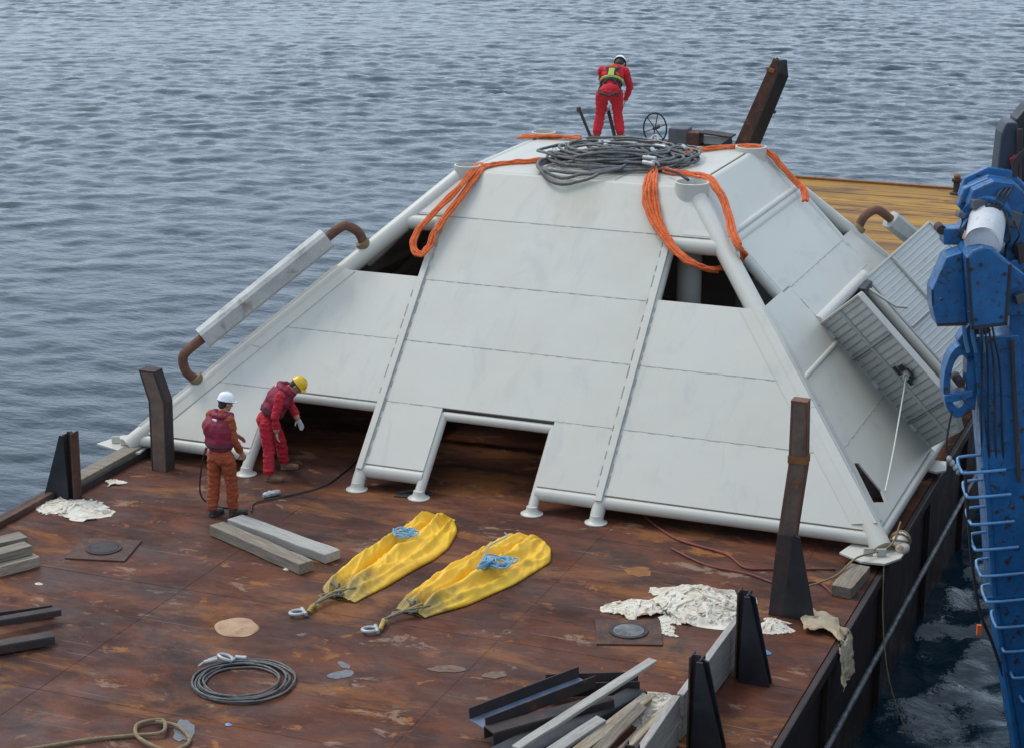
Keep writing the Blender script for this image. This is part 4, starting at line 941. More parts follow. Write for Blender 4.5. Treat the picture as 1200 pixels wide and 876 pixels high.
# ------------------------------------------------------------------ yellow lift bags
def liftbag(outline, tip, end, label, seed, sh, folds):
    tip, end = V((*tip, 0)), V((*end, 0)); ax = (end-tip); L_ = ax.length; e = ax.normalized(); s_ = V((-e.y, e.x, 0))
    loc = [((V((x,y,0))-tip).dot(e)/L_, (V((x,y,0))-tip).dot(s_)) for x, y in outline]
    N, Mn = 110, 60
    def width(t, side):
        best = 0.0; n = len(loc)
        for i in range(n):
            (a, u), (b, v) = loc[i], loc[(i+1)%n]
            if (a-t)*(b-t) <= 0 and abs(a-b) > 1e-6:
                w_ = u+(v-u)*(t-a)/(b-a)
                if side*w_ > best: best = side*w_
        return best
    t0, t1 = min(a for a,_ in loc)+.002, max(a for a,_ in loc)-.002
    q = []; f = []
    WL = [width(lerp(t0,t1,i/N), 1) for i in range(N+1)]; WR = [width(lerp(t0,t1,i/N), -1) for i in range(N+1)]
    sm = lambda A: [sum(A[max(0,i-2):i+3])/len(A[max(0,i-2):i+3]) for i in range(len(A))]
    WL, WR = sm(sm(sm(WL))), sm(sm(sm(WR)))
    for i in range(N+1):
        tt = i/N; env = min(1, tt*7+.25)*min(1, (1-tt)*9+.12)
        for j in range(Mn+1):
            u = -1+2*j/Mn; w_ = WL[i]*max(u,0)-WR[i]*max(-u,0)
            c = e*(lerp(t0,t1,tt)*L_)+s_*w_
            dome = max(0, 1-u*u)**.5
            h = .075*max(0, 1-u**4)**.6
            for (u0, u1, am, sg) in folds:              # long sharp folds converging on the neck
                uc = u0+(u1-u0)*tt+.10*noise.noise(V((tt*4, seed, u0*3))); d = (u-uc)/sg
                h += am*(max(0, 1-abs(d))**1.3)*dome**.5
            wq = noise.noise(V((tt*3, u*1.5, seed+30)))*.6
            a1 = tt*9*.5+u*3.2+wq*3; a2 = tt*9-u*2.4+wq*4
            h += .05*(1-min(1, abs(noise.noise(V((u*2.6+wq, tt*2.2+u*.8, seed))))*4.5))*dome+.028*(1-min(1, abs(noise.noise(V((a2*.8, a1*.3, seed+4))))*4.5))*dome
            # cross wrinkles
            h += .014*math.sin(tt*55+6*u+5*noise.noise(V((tt*5, u*2, seed))))*dome*max(0, noise.noise(V((tt*5+9, u*2, seed+1)))*2)
            q.append(tuple(c+V((0,0,.012+max(0, h)*env))))
    for i in range(N):
        for j in range(Mn): a = i*(Mn+1)+j; f.append((a, a+1, a+Mn+2, a+Mn+1))
    bot = [(i*(Mn+1)) for i in range(N+1)]+[i*(Mn+1)+Mn for i in reversed(range(N+1))]
    f.append(tuple(bot))
    o = thing('lift_bag', label, 'lift bag', (tip.x, tip.y, 0), 0, 'yellow lift bags lying on the deck')
    bo = MB().add(q, f).build('bag', BAGM, o)
    for p in bo.data.polygons: p.use_smooth = len(p.vertices) == 4
    # rigging at the narrow end
    pts = [V((x-tip.x, y-tip.y, z)) for x, y, z in sh]
    for k in range(4): MB().tube(smooth_path([pts[2]+V((0,0,.03)), lerp(pts[2],pts[3],.6)+V((.03*(k-1.5),.03*k,.05)), pts[3]+V((.08*(k-1.5),.05*k-.05,.05)), pts[3]+e*.3+s_*.12*(k-1.5)+V((0,0,.08))], 4), .016, 7).build('bridle', [TANR, BAGM, STRAP, WIRE][k], o, smooth=True)
    MB().tube(smooth_path([pts[1], lerp(pts[1],pts[2],.5)+V((0,.02,.03)), pts[2]], 4), [.03]*8+[.05], 8).build('sling_eye', BAGM, o, smooth=True)
    d = (pts[1]-pts[0]); c0 = lerp(pts[0], pts[1], .45); sd_ = V((-d.y, d.x, 0)).normalized(); dd = d.normalized()
    MB().tube([c0+dd*.10*math.cos(t_)+sd_*.07*math.sin(t_)+V((0,0,.02)) for t_ in np.linspace(.5,5.8,14)], .022, 8).build('shackle', GALV, o, smooth=True)
    MB().tube([c0+dd*.08-sd_*.10+V((0,0,.02)), c0+dd*.08+sd_*.10+V((0,0,.02))], .026, 8).build('shackle_pin', GALV, o, smooth=True)
    return o
bag1 = liftbag([(-.53,21.85),(-.57,22.18),(-.57,23.22),(-.46,23.93),(-.44,24.55),(-.22,24.95),(.01,24.95),(.27,24.52),(.40,23.89),(.39,23.45),(.29,22.99),(.2,22.34),(.05,21.69),(-.17,21.75)], (-.34,21.55), (-.03,24.95),
    'yellow lift bag lying left, its blue cord coiled near the wide end', 2.0, [(-.51,20.99,.03),(-.33,21.16,.03),(-.33,21.35,.04),(-.25,21.64,.04)], [(-.45,-.10,.10,.30),(.5,.60,.10,.28),(.1,.25,-.11,.16),(-.8,-.5,.05,.1)])
bag2 = liftbag([(.58,21.71),(.66,23.1),(.78,23.5),(.84,23.96),(.96,24.45),(1.26,24.68),(1.66,24.47),(1.86,23.94),(1.71,23.05),(1.41,22.15),(1.06,21.58),(.85,21.62)], (.78,21.45), (1.45,24.6),
    'yellow lift bag lying right, a blue cord bundle heaped on its middle', 6.0, [(.55,20.87,.03),(.73,20.99,.03),(.68,21.23,.04),(.84,21.48,.04)], [(-.55,-.15,.12,.26),(.25,.45,.10,.24),(-.1,.15,-.10,.16),(.8,.7,.06,.12),(-.75,-.7,.05,.12)])
def cord(c, R0, n, label, seed, blob=0):
    o = thing('cord_bundle', label, 'cord', c, 0, 'blue cords on the yellow lift bags'); rr = random.Random(seed)
    for k in range(n):
        cx, cy, r0 = rr.uniform(-.06,.06)*R0*6, rr.uniform(-.06,.06)*R0*6, R0*rr.uniform(.6,1)
        q = [(cx+r0*math.cos(a)*(1+.25*nz(math.cos(a)+k, math.sin(a))), cy+r0*math.sin(a)*(1+.2*nz(math.cos(a), math.sin(a)+k)), .04+.05*nz(a, k)) for a in np.linspace(0, 6.28, 24)[:-1]]
        MB().tube(q, .010, 6, closed=True).build('loop', BLROPE, o, smooth=True)
    if blob:
        for k in range(7):
            q = [(-.12+.10*math.cos(a)*math.cos(k), -.14+.09*math.sin(a), .05+.06*math.cos(a+k)) for a in np.linspace(0,6.28,16)[:-1]]
            MB().tube(q, .017, 6, closed=True).build('knot', BLROPE, o, smooth=True)
        MB().tube(smooth_path([(-.2,0,.05),(-.32,.5,.03),(-.22,.85,.05),(-.3,1.0,.05)],5), .009, 6).build('loop', BLROPE, o, smooth=True)
    return o
cord((-.16,23.7,.19), .16, 6, 'pale blue cord coiled on the left yellow bag', 1)
cord((1.43,23.1,.22), .19, 7, 'blue cord bundle with a bright knot on the right yellow bag', 2, 1)

# ------------------------------------------------------------------ far end of the barge
wn = thing('deck_winch', 'dark winch with a spoked handwheel at the far end of the barge', 'winch', (-4.6, 50.4, 0))
c = V((-.55, 0, 1.33))
MB().tube([c+V((.31*math.cos(a), 0, .40*math.sin(a))) for a in np.linspace(0,6.283,30)[:-1]], .022, 8, closed=True).build('wheel_rim', BLACKP, wn, smooth=True)
for k in range(6):
    a = k*math.pi/3+.3; MB().tube([c, c+V((.30*math.cos(a), 0, .39*math.sin(a)))], .014, 6).build('wheel_spoke', BLACKP, wn)
MB().tube([c+V((0,-.08,0)), c+V((0,.3,0))], .05, 12).build('wheel_hub', RUST, wn, smooth=True)
MB().box((.10,.1,1.17), (.50,.5,.44)).build('gear_case', CASEM, wn, bevel=.03)
MB().box((.50,.1,1.14), (.34,.5,.34)).build('motor_box', RUST, wn, bevel=.03)
MB().prism([(.66,-.1,1.32),(1.50,-.1,1.26),(1.50,-.1,1.22),(.66,-.1,1.28)], (0,.5,0)).build('guard_rail', DKRUST, wn)
MB().prism([(1.12,-.12,.95),(1.55,-.12,.95),(1.52,-.12,1.25)], (0,.06,0)).build('gusset', BLACKP, wn)
for x in (-.7, 0, .7, 1.3): MB().box((x,.1,.5), (.12,.4,1.0)).build('winch_leg', DKRUST, wn)
MB().box((.3,.1,.97), (2.5,.55,.06)).build('bed_plate', DKRUST, wn)
MB().box((1.08,.12,1.08),(.7,.04,.24)).build('side_panel', GREYW, wn)
ra = thing('ramp_arm', 'long rusty box arm leaning up at the far end of the barge', 'steel arm', (-2.95, 50.5, 0))
k0 = V((-.45,0,0)); tp = V((1.0,0,3.28))
MB().prism([(-.50,-.12,0),(-.10,-.12,0),(.99,-.12,2.95),(.98,-.12,3.25),(.86,-.12,3.30),(.70,-.12,2.95)], (0,.05,0)).build('side_plate', RUST, ra, bevel=.01)
MB().prism([(-.10,-.12,0),(.10,.25,0),(1.14,.25,2.80),(1.12,.1,3.25),(.98,-.12,3.25),(.99,-.12,2.95)], (.03,0,0)).build('under_plate', BLACKP, ra)
MB().prism([(-.50,.25,0),(.10,.25,0),(1.12,.25,3.0),(.86,.25,3.28)], (0,-.04,0)).build('side_plate', DKRUST, ra)
MB().box((.80,-.02,3.0), (.2,.32,.10), rot=(0,.3,0)).build('stop_lug', OCHREP, ra, bevel=.01)
MB().box((.84,.2,1.9), (.10,.12,.08)).build('stop_lug', BLACKP, ra)
vp = thing('bollard', 'small dark bollard at the far right edge of the barge', 'bollard', (2.55, 51.0, .07))
MB().lathe((0,0,0), [(.16,0),(.16,.05),(.09,.08),(.08,.3),(.13,.34),(.13,.40),(0,.42)], 16).build('post', DKRUST, vp, smooth=True)
MB().ell((0,0,.46), (.09,.09,.07), nu=10, nv=6).build('cap', OCHREP, vp, smooth=True)

# ------------------------------------------------------------------ blue crane, built in its own upright frame 22 m from the ship's rail
crane = thing('knuckle_crane', 'blue knuckle boom crane head with rungs down its boom at the right edge', 'crane', (7.68, 21.06, 4.37), R(21.4))
PX = .00914; PZ = .00952
def cp2(px, py, y=0): return V(((px-1150)*PX, y, -(py-400)*PZ))
def cprism(pts, y, d, name, mat=BLUE, bevel=.012, par=None):
    return MB().prism([cp2(a, b, y) for a, b in pts], (0, d, 0)).build(name, mat, par or crane, bevel=bevel)
# main boom
bo = cprism([(1142,395),(1192,392),(1218,560),(1240,700),(1290,940),(1240,940),(1201,775),(1184,690),(1172,600),(1160,520)], .0, .45, 'boom')
cprism([(1140,396),(1146,396),(1164,520),(1176,600),(1188,690),(1205,775),(1244,940),(1238,940),(1199,775),(1182,690),(1170,600),(1158,520)], -.03, .06, 'boom_flange')
for yy in (458, 545, 700): cprism([(1150+(yy-458)*.11,yy),(1205+(yy-458)*.09,yy-3),(1205+(yy-458)*.09,yy),(1150+(yy-458)*.11,yy+3)], -.02, .03, 'boom_seam', bevel=0)
cprism([(1184,250),(1230,240),(1240,520),(1205,525),(1188,400)], .25, .5, 'side_frame', mat=BLUE)
cprism([(1180,395),(1185,395),(1206,560),(1201,560)], -.08, .04, 'hydraulic_pipe', mat=DKRUST)
# rungs
for k in range(11):
    yy = 541+31*k+random.uniform(-1.2,1.2); x = 1137+5.2*k+.55*k*k+random.uniform(-1.5,1.5); b = cp2(x, yy, .05)
    lx = 45*PX
    q = smooth_path([b+V((lx,.14,.06)), b+V((.06,.14,.03)), b+V((0,.10,.0)), b+V((0,-.10,-.05)), b+V((.06,-.14,-.06)), b+V((lx+.05,-.14,-.02))], 4)
    MB().tube(q, .017, 8).build('rung', LBLUE, crane, smooth=True)
# curved sheave guard
ring = [cp2(1130+19*math.cos(a)*(1.0), 447+42*math.sin(a), .05) for a in np.linspace(.9, 5.6, 22)]
m_ = MB()
for yy, rr in ((0,1.0),): 
    inner = [cp2(1130+11*math.cos(a), 447+30*math.sin(a), .0) for a in np.linspace(.9,5.6,22)]
    m_.prism([p+V((0,0,0)) for p in ring]+list(reversed([i+V((0,.05,0)) for i in inner])), (0,.22,0))
m_.build('sheave_guard', BLUE, crane, bevel=.008)
cprism([(1112,462),(1146,455),(1146,464),(1114,472)], .02, .2, 'guard_web')
cprism([(1124,400),(1142,372),(1150,420),(1150,480),(1138,478),(1136,420)], .05, .2, 'guard_arm')
MB().tube([cp2(1130,448,.02), cp2(1130,448,.3)], .05, 12).build('sheave_pin', DKRUST, crane, smooth=True)
for x in (1128, 1137, 1147):
    MB().tube(smooth_path([cp2(x,362,-.05), cp2(x-1,385,-.10), cp2(x+6,410,-.06)], 4), .022, 8).build('hydraulic_pipe', LBLUE, crane, smooth=True)
# winch housing, front box and cheek plates
cprism([(1113,293),(1119,285),(1130,281),(1143,283),(1152,291),(1162,300),(1162,366),(1124,371)], -.55, .55, 'winch_housing', bevel=.03)
cprism([(1082,333),(1096,297),(1113,291),(1124,371),(1090,373),(1083,350)], -.35, .30, 'cheek_plate', bevel=.015)
cprism([(1150,291),(1180,312),(1176,325),(1162,332)], -.50, .40, 'cheek_plate', bevel=.015)
cprism([(1162,300),(1200,300),(1206,372),(1162,372)], .05, .4, 'side_frame')
cprism([(1099,274),(1118,274),(1126,262),(1118,292),(1100,292)], .0, .25, 'ear_plate')
MB().tube([cp2(1097,276,.02), cp2(1097,276,.2)], .05, 12).build('ear_pin', DKRUST, crane, smooth=True)
for pts_ in ([(1112,293),(1115,293),(1126,371),(1123,371)], [(1160,300),(1163,300),(1163,366),(1160,366)], [(1124,368),(1162,363),(1162,366),(1124,371)]):
    cprism(pts_, -.56, .02, 'rusty_edge', DKRUST, 0)
for pts_ in ([(1090,370),(1124,368),(1124,372),(1090,373)], [(1081,333),(1083,333),(1085,350),(1083,350)]): cprism(pts_, -.36, .02, 'rusty_edge', DKRUST, 0)
for q_ in ((1088,338),(1120,352),(1119,305),(1128,360),(1156,357),(1156,310),(1129,300)):
    MB().tube([cp2(*q_, -.57), cp2(*q_, -.54)], .018, 8).build('bolt', DKRUST, crane)
# pale drum between the housings
dc = cp2(1141, 276, -.25)
MB().tube([dc+V((-.07,-.16,-.05)), dc+V((-.06,-.14,-.045)), dc+V((.07,.30,.13))], [.17,.19,.19], 26).build('drum', DRUM, crane, smooth=True)
MB().tube([dc+V((.05,.26,.11)), dc+V((.08,.34,.14))], .26, 26).build('drum_flange', BLUE, crane, smooth=True)
# faceted upper housing
def facet(cx, cy, rx, rz, y, d, name, n=8, mat=BLUE, ph=.2):
    return MB().prism([cp2(cx, cy, y)+V((rx*math.cos(2*math.pi*i/n+ph), 0, rz*math.sin(2*math.pi*i/n+ph))) for i in range(n)], (0,d,0)).build(name, mat, crane, bevel=.02)
facet(1156, 247, .37, .25, .15, .12, 'housing_flange'); facet(1158, 244, .32, .22, .0, .16, 'housing_body'); facet(1160, 240, .36, .26, .35, .10, 'housing_flange')
facet(1158, 243, .31, .22, .26, .1, 'housing_body')
cprism([(1122,255),(1145,262),(1185,262),(1196,250),(1200,290),(1180,300),(1165,285),(1128,275)], .05, .3, 'housing_body')
for a in range(8):
    p = cp2(1156+34*math.cos(a*.785+.1), 247-20*math.sin(a*.785+.1), .13)
    MB().tube([p, p+V((0,.03,0))], .022, 8).build('bolt', DKRUST, crane)
MB().box(cp2(1150,250,-.06), (.16,.10,.08)).build('hose_block', DKRUST, crane, bevel=.01)
MB().box(cp2(1141,254,-.06), (.06,.10,.10)).build('hose_block', DKRUST, crane, bevel=.01)
for k in range(3): MB().tube(smooth_path([cp2(1150+5*k,248,-.10), cp2(1158+5*k,232,-.05), cp2(1175+3*k,228,.1), cp2(1190,240,.2)],4), .013, 6).build('hose', RUBBER, crane, smooth=True)
for k in range(7):
    x_ = 1120+9*k; y_ = random.uniform(-.12, .05)
    q = smooth_path([cp2(x_, 262-4*(k%3), y_-.05), cp2(x_-6+2*k, 276+3*(k%2), y_-.14), cp2(x_+2, 290, y_-.06), cp2(x_+5, 300+4*(k%3), .0)], 4)
    MB().tube(q, .010+.004*(k%2), 6).build('hose', RUBBER, crane, smooth=True)
for k in range(4):
    q = smooth_path([cp2(1144+4*k, 372, -.12), cp2(1146+5*k, 395, -.18), cp2(1150+7*k, 430, -.10), cp2(1156+8*k, 500, -.04), cp2(1162+8*k, 540, .02)], 5)
    MB().tube(q, .012, 6).build('hose', RUBBER if k != 2 else DKRUST, crane, smooth=True)
for q_, d_ in (((1136,246),(.16,.10,.10)),((1175,262),(.14,.12,.16)),((1187,300),(.10,.10,.20)),((1172,340),(.08,.06,.12)),((1116,258),(.08,.10,.06)),((1190,350),(.12,.08,.10))):
    MB().box(cp2(*q_, -.02), d_, rot=(0, random.uniform(-.5,.5), .2)).build('valve_block', random.choice([DKRUST, CASEM, BLUE]), crane, bevel=.01)
facet(1148, 386, .10, .05, -.06, .10, 'pin_boss', 10, DKRUST); facet(1182, 318, .11, .11, -.05, .12, 'pin_boss', 12)
# grey cowl and dark posts behind the housing
cprism([(1166,222),(1168,178),(1173,166),(1186,166),(1188,190),(1185,222)], .45, .3, 'cowl', SHIPM, .02)
cprism([(1184,215),(1188,165),(1200,150),(1210,150),(1212,235),(1190,235)], .6, .3, 'cowl', BLACKP, .02)
MB().tube([cp2(1187,172,.4), cp2(1190,235,.4)], .03, 8).build('mast_pipe', DKRUST, crane, smooth=True)
cprism([(1178,205),(1184,200),(1188,212),(1182,218)], .38, .04, 'warning_plate', COVR, .004)
cprism([(1180,226),(1180,205),(1192,192),(1200,192),(1200,199),(1194,200),(1187,212),(1187,226)], .35, .05, 'hydraulic_pipe', DKRUST)
# hanging chain and cables beside the rungs
MB().tube(smooth_path([cp2(1141,548,-.02), cp2(1150,612,0), cp2(1160,668,.05), cp2(1172,720,.05), cp2(1190,760,.05), cp2(1206,800,.05)],5), .018, 7).build('cable', RUBBER, crane, smooth=True)
MB().tube(smooth_path([cp2(1122,480,.02), cp2(1118,520,0), cp2(1130,545,.05)],5), .012, 7).build('cable', RUBBER, crane, smooth=True)
MB().box(cp2(1172,742,.03), (.05,.05,.12)).build('tag_plate', SLINGM, crane, bevel=.006)
for k in range(4): MB().ell(cp2(1122+4*k, 535+5*k, 0), (.03,.03,.04), nu=8, nv=6).build('chain_end', GALV, crane, smooth=True)
# column that carries the boom back to the ship, below and right of the frame
cprism([(1240,935),(1288,935),(1350,1200),(1290,1200)], .02, .42, 'boom_foot')

# ------------------------------------------------------------------ people
def capsule(mb, a, b, ra, rb):
    a, b = V(a), V(b); L_ = (b-a).length; n = max(2, int(L_/.03)); 
    mb.ell(a, (ra,)*3, nu=14, nv=8); mb.ell(b, (rb,)*3, nu=14, nv=8); mb.tube([a, b], [ra, rb], 14)
def remesh(mb, name, mats, parent, vox, segs=None, amp=0, its=3, fr=9):
    o = mb.build(name, mats[0], None); 
    md = o.modifiers.new('r', 'REMESH'); md.mode = 'VOXEL'; md.voxel_size = vox
    sm = o.modifiers.new('s', 'SMOOTH'); sm.factor = .5; sm.iterations = its
    dg = bpy.context.evaluated_depsgraph_get(); me = bpy.data.meshes.new_from_object(o.evaluated_get(dg))
    old = o.data; o.modifiers.clear(); o.data = me; bpy.data.meshes.remove(old)
    me.materials.clear()
    for m_ in mats: me.materials.append(m_)
    n = len(me.vertices); co = np.empty(n*3, np.float32); me.vertices.foreach_get('co', co); co = co.reshape(-1,3)
    if segs:
        best = np.full(n, 1e9); idx = np.zeros(n, int)
        for a, b, r_, mi in segs:
            a, b = np.array(a), np.array(b); ab = b-a; t_ = np.clip(((co-a)@ab)/max(1e-9, ab@ab), 0, 1)
            d = np.linalg.norm(co-(a+t_[:,None]*ab), axis=1)-r_; k = d < best; best[k] = d[k]; idx[k] = mi
        fi = np.empty(len(me.polygons)*4, np.int32) if all(len(p.vertices) == 4 for p in me.polygons) else None
        for p in me.polygons: p.material_index = int(idx[p.vertices[0]])
        if amp:
            nr = np.empty(n*3, np.float32); me.vertices.foreach_get('normal', nr); nr = nr.reshape(-1,3)
            for i in range(n):
                if idx[i] == 0:
                    x, y, z = co[i]; k = noise.noise(V((x*fr, y*fr, z*fr*1.8)))+.5*(1-2*abs(noise.noise(V((x*fr*1.7+3, y*fr*1.7, z*fr*2.6)))))
                    co[i] += nr[i]*amp*k
    elif amp:
        nr = np.empty(n*3, np.float32); me.vertices.foreach_get('normal', nr); nr = nr.reshape(-1,3)
        for i in range(n):
            x, y, z = co[i]; co[i] += nr[i]*amp*noise.noise(V((x*fr, y*fr, z*fr)))
    me.vertices.foreach_set('co', co.ravel()); me.update()
    for p in me.polygons: p.use_smooth = True
    o.parent = parent
    return o
def hand(mb, segs, wr, d, pn, side, curl, mi):
    """wr wrist, d direction of the hand, pn palm normal, thumb leaves towards side"""
    d, pn = V(d).normalized(), V(pn).normalized(); sd_ = d.cross(pn).normalized()*side; wr = V(wr)
    palm = wr+d*.05
    M = Matrix((sd_, pn, d)).transposed(); mb.ell(palm, (.044, .022, .058), M, 12, 8); segs.append((wr+d*.01, wr+d*.09, .042, mi))
    for k in range(4):
        b = wr+d*.092+sd_*(.033-.022*k); ln = (.040,.046,.042,.033)[k]; q = b; dd = d.copy()
        for j in range(3):
            dd = (dd+pn*curl*(.5+.5*j)).normalized(); e = q+dd*ln*(1,.72,.55)[j]; capsule(mb, q, e, .0115-.001*j, .0105-.001*j); segs.append((q, e, .012, mi)); q = e
    t0 = wr+d*.03+sd_*.038; t1 = t0+(sd_*.7+d*.6+pn*.3).normalized()*.038; t2 = t1+(d*.8+sd_*.2+pn*.4).normalized()*.032
    capsule(mb, t0, t1, .014, .012); capsule(mb, t1, t2, .012, .010); segs += [(t0, t1, .014, mi), (t1, t2, .012, mi)]
def boot(mb, segs, an, heading, mi, L_=.27):
    an = V(an); h = V((math.cos(heading), math.sin(heading), 0)); M = Matrix((h, V((-h.y, h.x, 0)), V((0,0,1)))).transposed()
    mb.ell(an+h*.085+V((0,0,-.055)), (L_/2, .052, .045), M, 16, 8); mb.ell(an+h*.15+V((0,0,-.06)), (.075, .054, .042), M, 16, 8)
    mb.ell(an+V((0,0,-.045)), (.062, .048, .058), M, 14, 8); capsule(mb, an+V((0,0,-.03)), an+V((0,0,.10)), .056, .058)
    mb.box(an+h*.075+V((0,0,-.088)), (L_*.96, .088, .024), M=M)
    segs += [(an+V((0,0,-.06)), an+h*.18+V((0,0,-.06)), .055, mi), (an+V((0,0,-.05)), an+V((0,0,.05)), .056, mi)]
def head(par, mb, segs, c, fwd, up, hat, hatmat, hair=True, mi=1):
    """skull, face, ears in the body mesh; helmet, hair and eyes as parts"""
    c = V(c); f = V(fwd).normalized(); u = V(up); u = (u-f*u.dot(f)).normalized(); s_ = f.cross(u).normalized(); M = Matrix((s_, f, u)).transposed()
    T = lambda x, y, z: c+s_*x+f*y+u*z
    mb.ell(c, (.076,.095,.105), M, 18, 12); mb.ell(T(0,.03,-.06), (.058,.062,.062), M, 14, 10); mb.ell(T(0,.075,-.095), (.028,.022,.022), M, 10, 8)
    capsule(mb, T(0,.092,.0), T(0,.112,-.035), .010, .016); mb.ell(T(0,.088,-.068), (.026,.012,.010), M, 10, 6)
    mb.ell(T(0,.08,.028), (.055,.02,.014), M, 10, 6)
    for k in (-1,1): mb.ell(T(k*.080,-.005,-.01), (.012,.02,.033), M, 8, 8)
    segs.append((T(0,0,.02), T(0,.03,-.08), .09, mi))
    for k in (-1,1):
        MB().ell(T(k*.032,.083,.004), (.012,.010,.008), M, 10, 6).build('eye', HWHITE, par, smooth=True); MB().ell(T(k*.032,.091,.004), (.006,.004,.006), M, 8, 6).build('pupil', HAIRM, par, smooth=True)
    MB().ell(T(0,.098,-.068), (.022,.006,.004), M, 8, 6).build('mouth', REDH, par, smooth=True)
    hr = MB().ell(T(0,-.016,.012), (.083,.092,.100), M, 18, 12); hr.ell(T(0,-.045,-.045), (.066,.056,.05), M, 14, 8); hr.build('hair', HAIRM, par, smooth=True)
    if hat:
        hm = MB(); prof = []
        n = 26
        for (zz, rx, ry, yo) in ((.028,.112,.135,0),(.036,.110,.130,0),(.048,.108,.126,0),(.085,.103,.120,0),(.115,.088,.104,-.004),(.140,.062,.075,-.006),(.152,.030,.038,-.006),(.155,.001,.001,-.006)):
            for j in range(n):
                a = 2*math.pi*j/n; yy = ry*math.sin(a); hm.v.append(tuple(T(rx*math.cos(a), yy+yo+(.045 if zz < .04 and yy > .06 else 0), zz)))
        m_ = 8; hm.f += [(i*n+j, i*n+(j+1)%n, (i+1)*n+(j+1)%n, (i+1)*n+j) for i in range(m_-1) for j in range(n)]
        h = hm.build('helmet', hatmat, par, smooth=True); sf = h.modifiers.new('t','SOLIDIFY'); sf.thickness = .005
        MB().tube([T(0,.115*math.cos(a), .045+.112*math.sin(a)) for a in np.linspace(.35, 2.8, 10)], .009, 6).build('helmet_ridge', hatmat, h, smooth=True)
        MB().tube([T(.098*math.cos(a), .115*math.sin(a)-.004, .022) for a in np.linspace(0,6.28,20)[:-1]], .010, 6, closed=True).build('helmet_band', STRAP, h, smooth=True)
    return M
def person(label, loc, J, cov, gl, bt, hatmat, vest=None, extra=None, rz=R(21.4)):
    p = thing('person', label, 'person', loc, rz); mb = MB(); segs = []
    pel, ch, nk = V(J['pelvis']), V(J['chest']), V(J['neck'])
    up = (ch-pel).normalized(); sh = (V(J['sr'])-V(J['sl'])).normalized(); fr = up.cross(sh).normalized(); 
    if fr.dot(V(J['face'])) < 0: fr = -fr
    M = Matrix((sh, fr, up)).transposed()
    mb.ell(pel, (.178,.135,.14), M, 20, 12); mb.ell(pel-fr*.035-up*.02, (.165,.12,.13), M, 18, 12)
    mb.ell(lerp(pel,ch,.45), (.160,.118,.18), M, 20, 12); mb.ell(ch, (.185,.130,.19), M, 20, 12); mb.ell(lerp(ch,nk,.5), (.165,.10,.11), M, 18, 10)
    segs += [(pel, ch, .15, 0), (ch, lerp(ch,nk,.75), .13, 0)]
    capsule(mb, lerp(ch,nk,.6), V(J['head'])-V(J['up'])*.03, .065, .056); segs.append((nk+up*.02, V(J['head']), .055, 1))
    for s_ in 'lr':
        S_, E_, W_ = V(J['s'+s_]), V(J['e'+s_]), V(J['w'+s_]); 
        capsule(mb, lerp(ch,nk,.55), S_, .085, .075); capsule(mb, S_, E_, .073, .056); capsule(mb, E_, lerp(E_,W_,.9), .057, .047); 
        sl_ = J.get('sleeve', .93)
        segs += [(S_, E_, .07, 0), (E_, lerp(E_,W_,sl_-.03), .055, 0), (lerp(E_,W_,sl_+.04), W_, .05, J.get('forearm', 2))]
        capsule(mb, lerp(E_,W_,.8), W_, .036, .031)
        d = V(J.get('hd'+s_, W_-E_)); hand(mb, segs, W_, d, J.get('pn'+s_, (0,1,0)), 1 if s_ == 'l' else -1, J.get('curl', .35), 2)
        H_, K_, A_ = V(J['h'+s_]), V(J['k'+s_]), V(J['a'+s_])
        capsule(mb, lerp(pel,H_,.6)-up*.03, H_, .11, .112); capsule(mb, H_, K_, .112, .078); capsule(mb, K_, lerp(K_,A_,.45), .078, .080); capsule(mb, lerp(K_,A_,.4), A_+V((0,0,.06)), .082, .072)
        mb.ell(A_+V((0,0,.075)), (.078,.082,.035), None, 14, 8)
        segs += [(H_, K_, .10, 0), (K_, A_+V((0,0,.07)), .085, 0)]
        boot(mb, segs, A_, J['f'+s_], 3)
    head(p, mb, segs, J['head'], J['face'], J['up'], True, hatmat)
    b = remesh(mb, 'body', [cov, SKIN, gl, bt], p, .0095, segs, .016, 2, 11)
    if vest:
        vm = MB(); vm.ell(lerp(pel,ch,.60), (.222,.185,.20), M, 22, 12); vm.ell(ch+up*.01, (.240,.190,.21), M, 22, 12); vm.ell(lerp(ch,nk,.45)+fr*.01, (.20,.165,.13), M, 20, 10)
        # padded collar
        for k in range(14):
            a = 2*math.pi*k/14; vm.ell(nk+sh*.125*math.cos(a)+fr*.115*math.sin(a)-up*(.01+.035*max(0,math.sin(a))), (.055,.055,.05), M, 10, 8)
        remesh(vm, 'life_vest', [vest], p, .011, None, .016, 2, 14)
        wa = lerp(pel,ch,.42)
        MB().tube([wa+sh*.200*math.cos(a)+fr*.168*math.sin(a) for a in np.linspace(0,6.28,30)[:-1]], .022, 8, closed=True).build('waist_belt', STRAP, p, smooth=True)
        MB().box(lerp(ch,nk,.75)-fr*.15+sh*.02, (.07,.03,.03), M=M).build('light_tag', HWHITE, p, bevel=.005)
        MB().tube([pel+up*.10-fr*.15-sh*.12, pel+up*.02-fr*.16-sh*.15], .02, 8).build('strap_end', VEST, p, smooth=True)
    if extra: extra(p, M, pel, ch, nk, sh, fr, up)
    return p
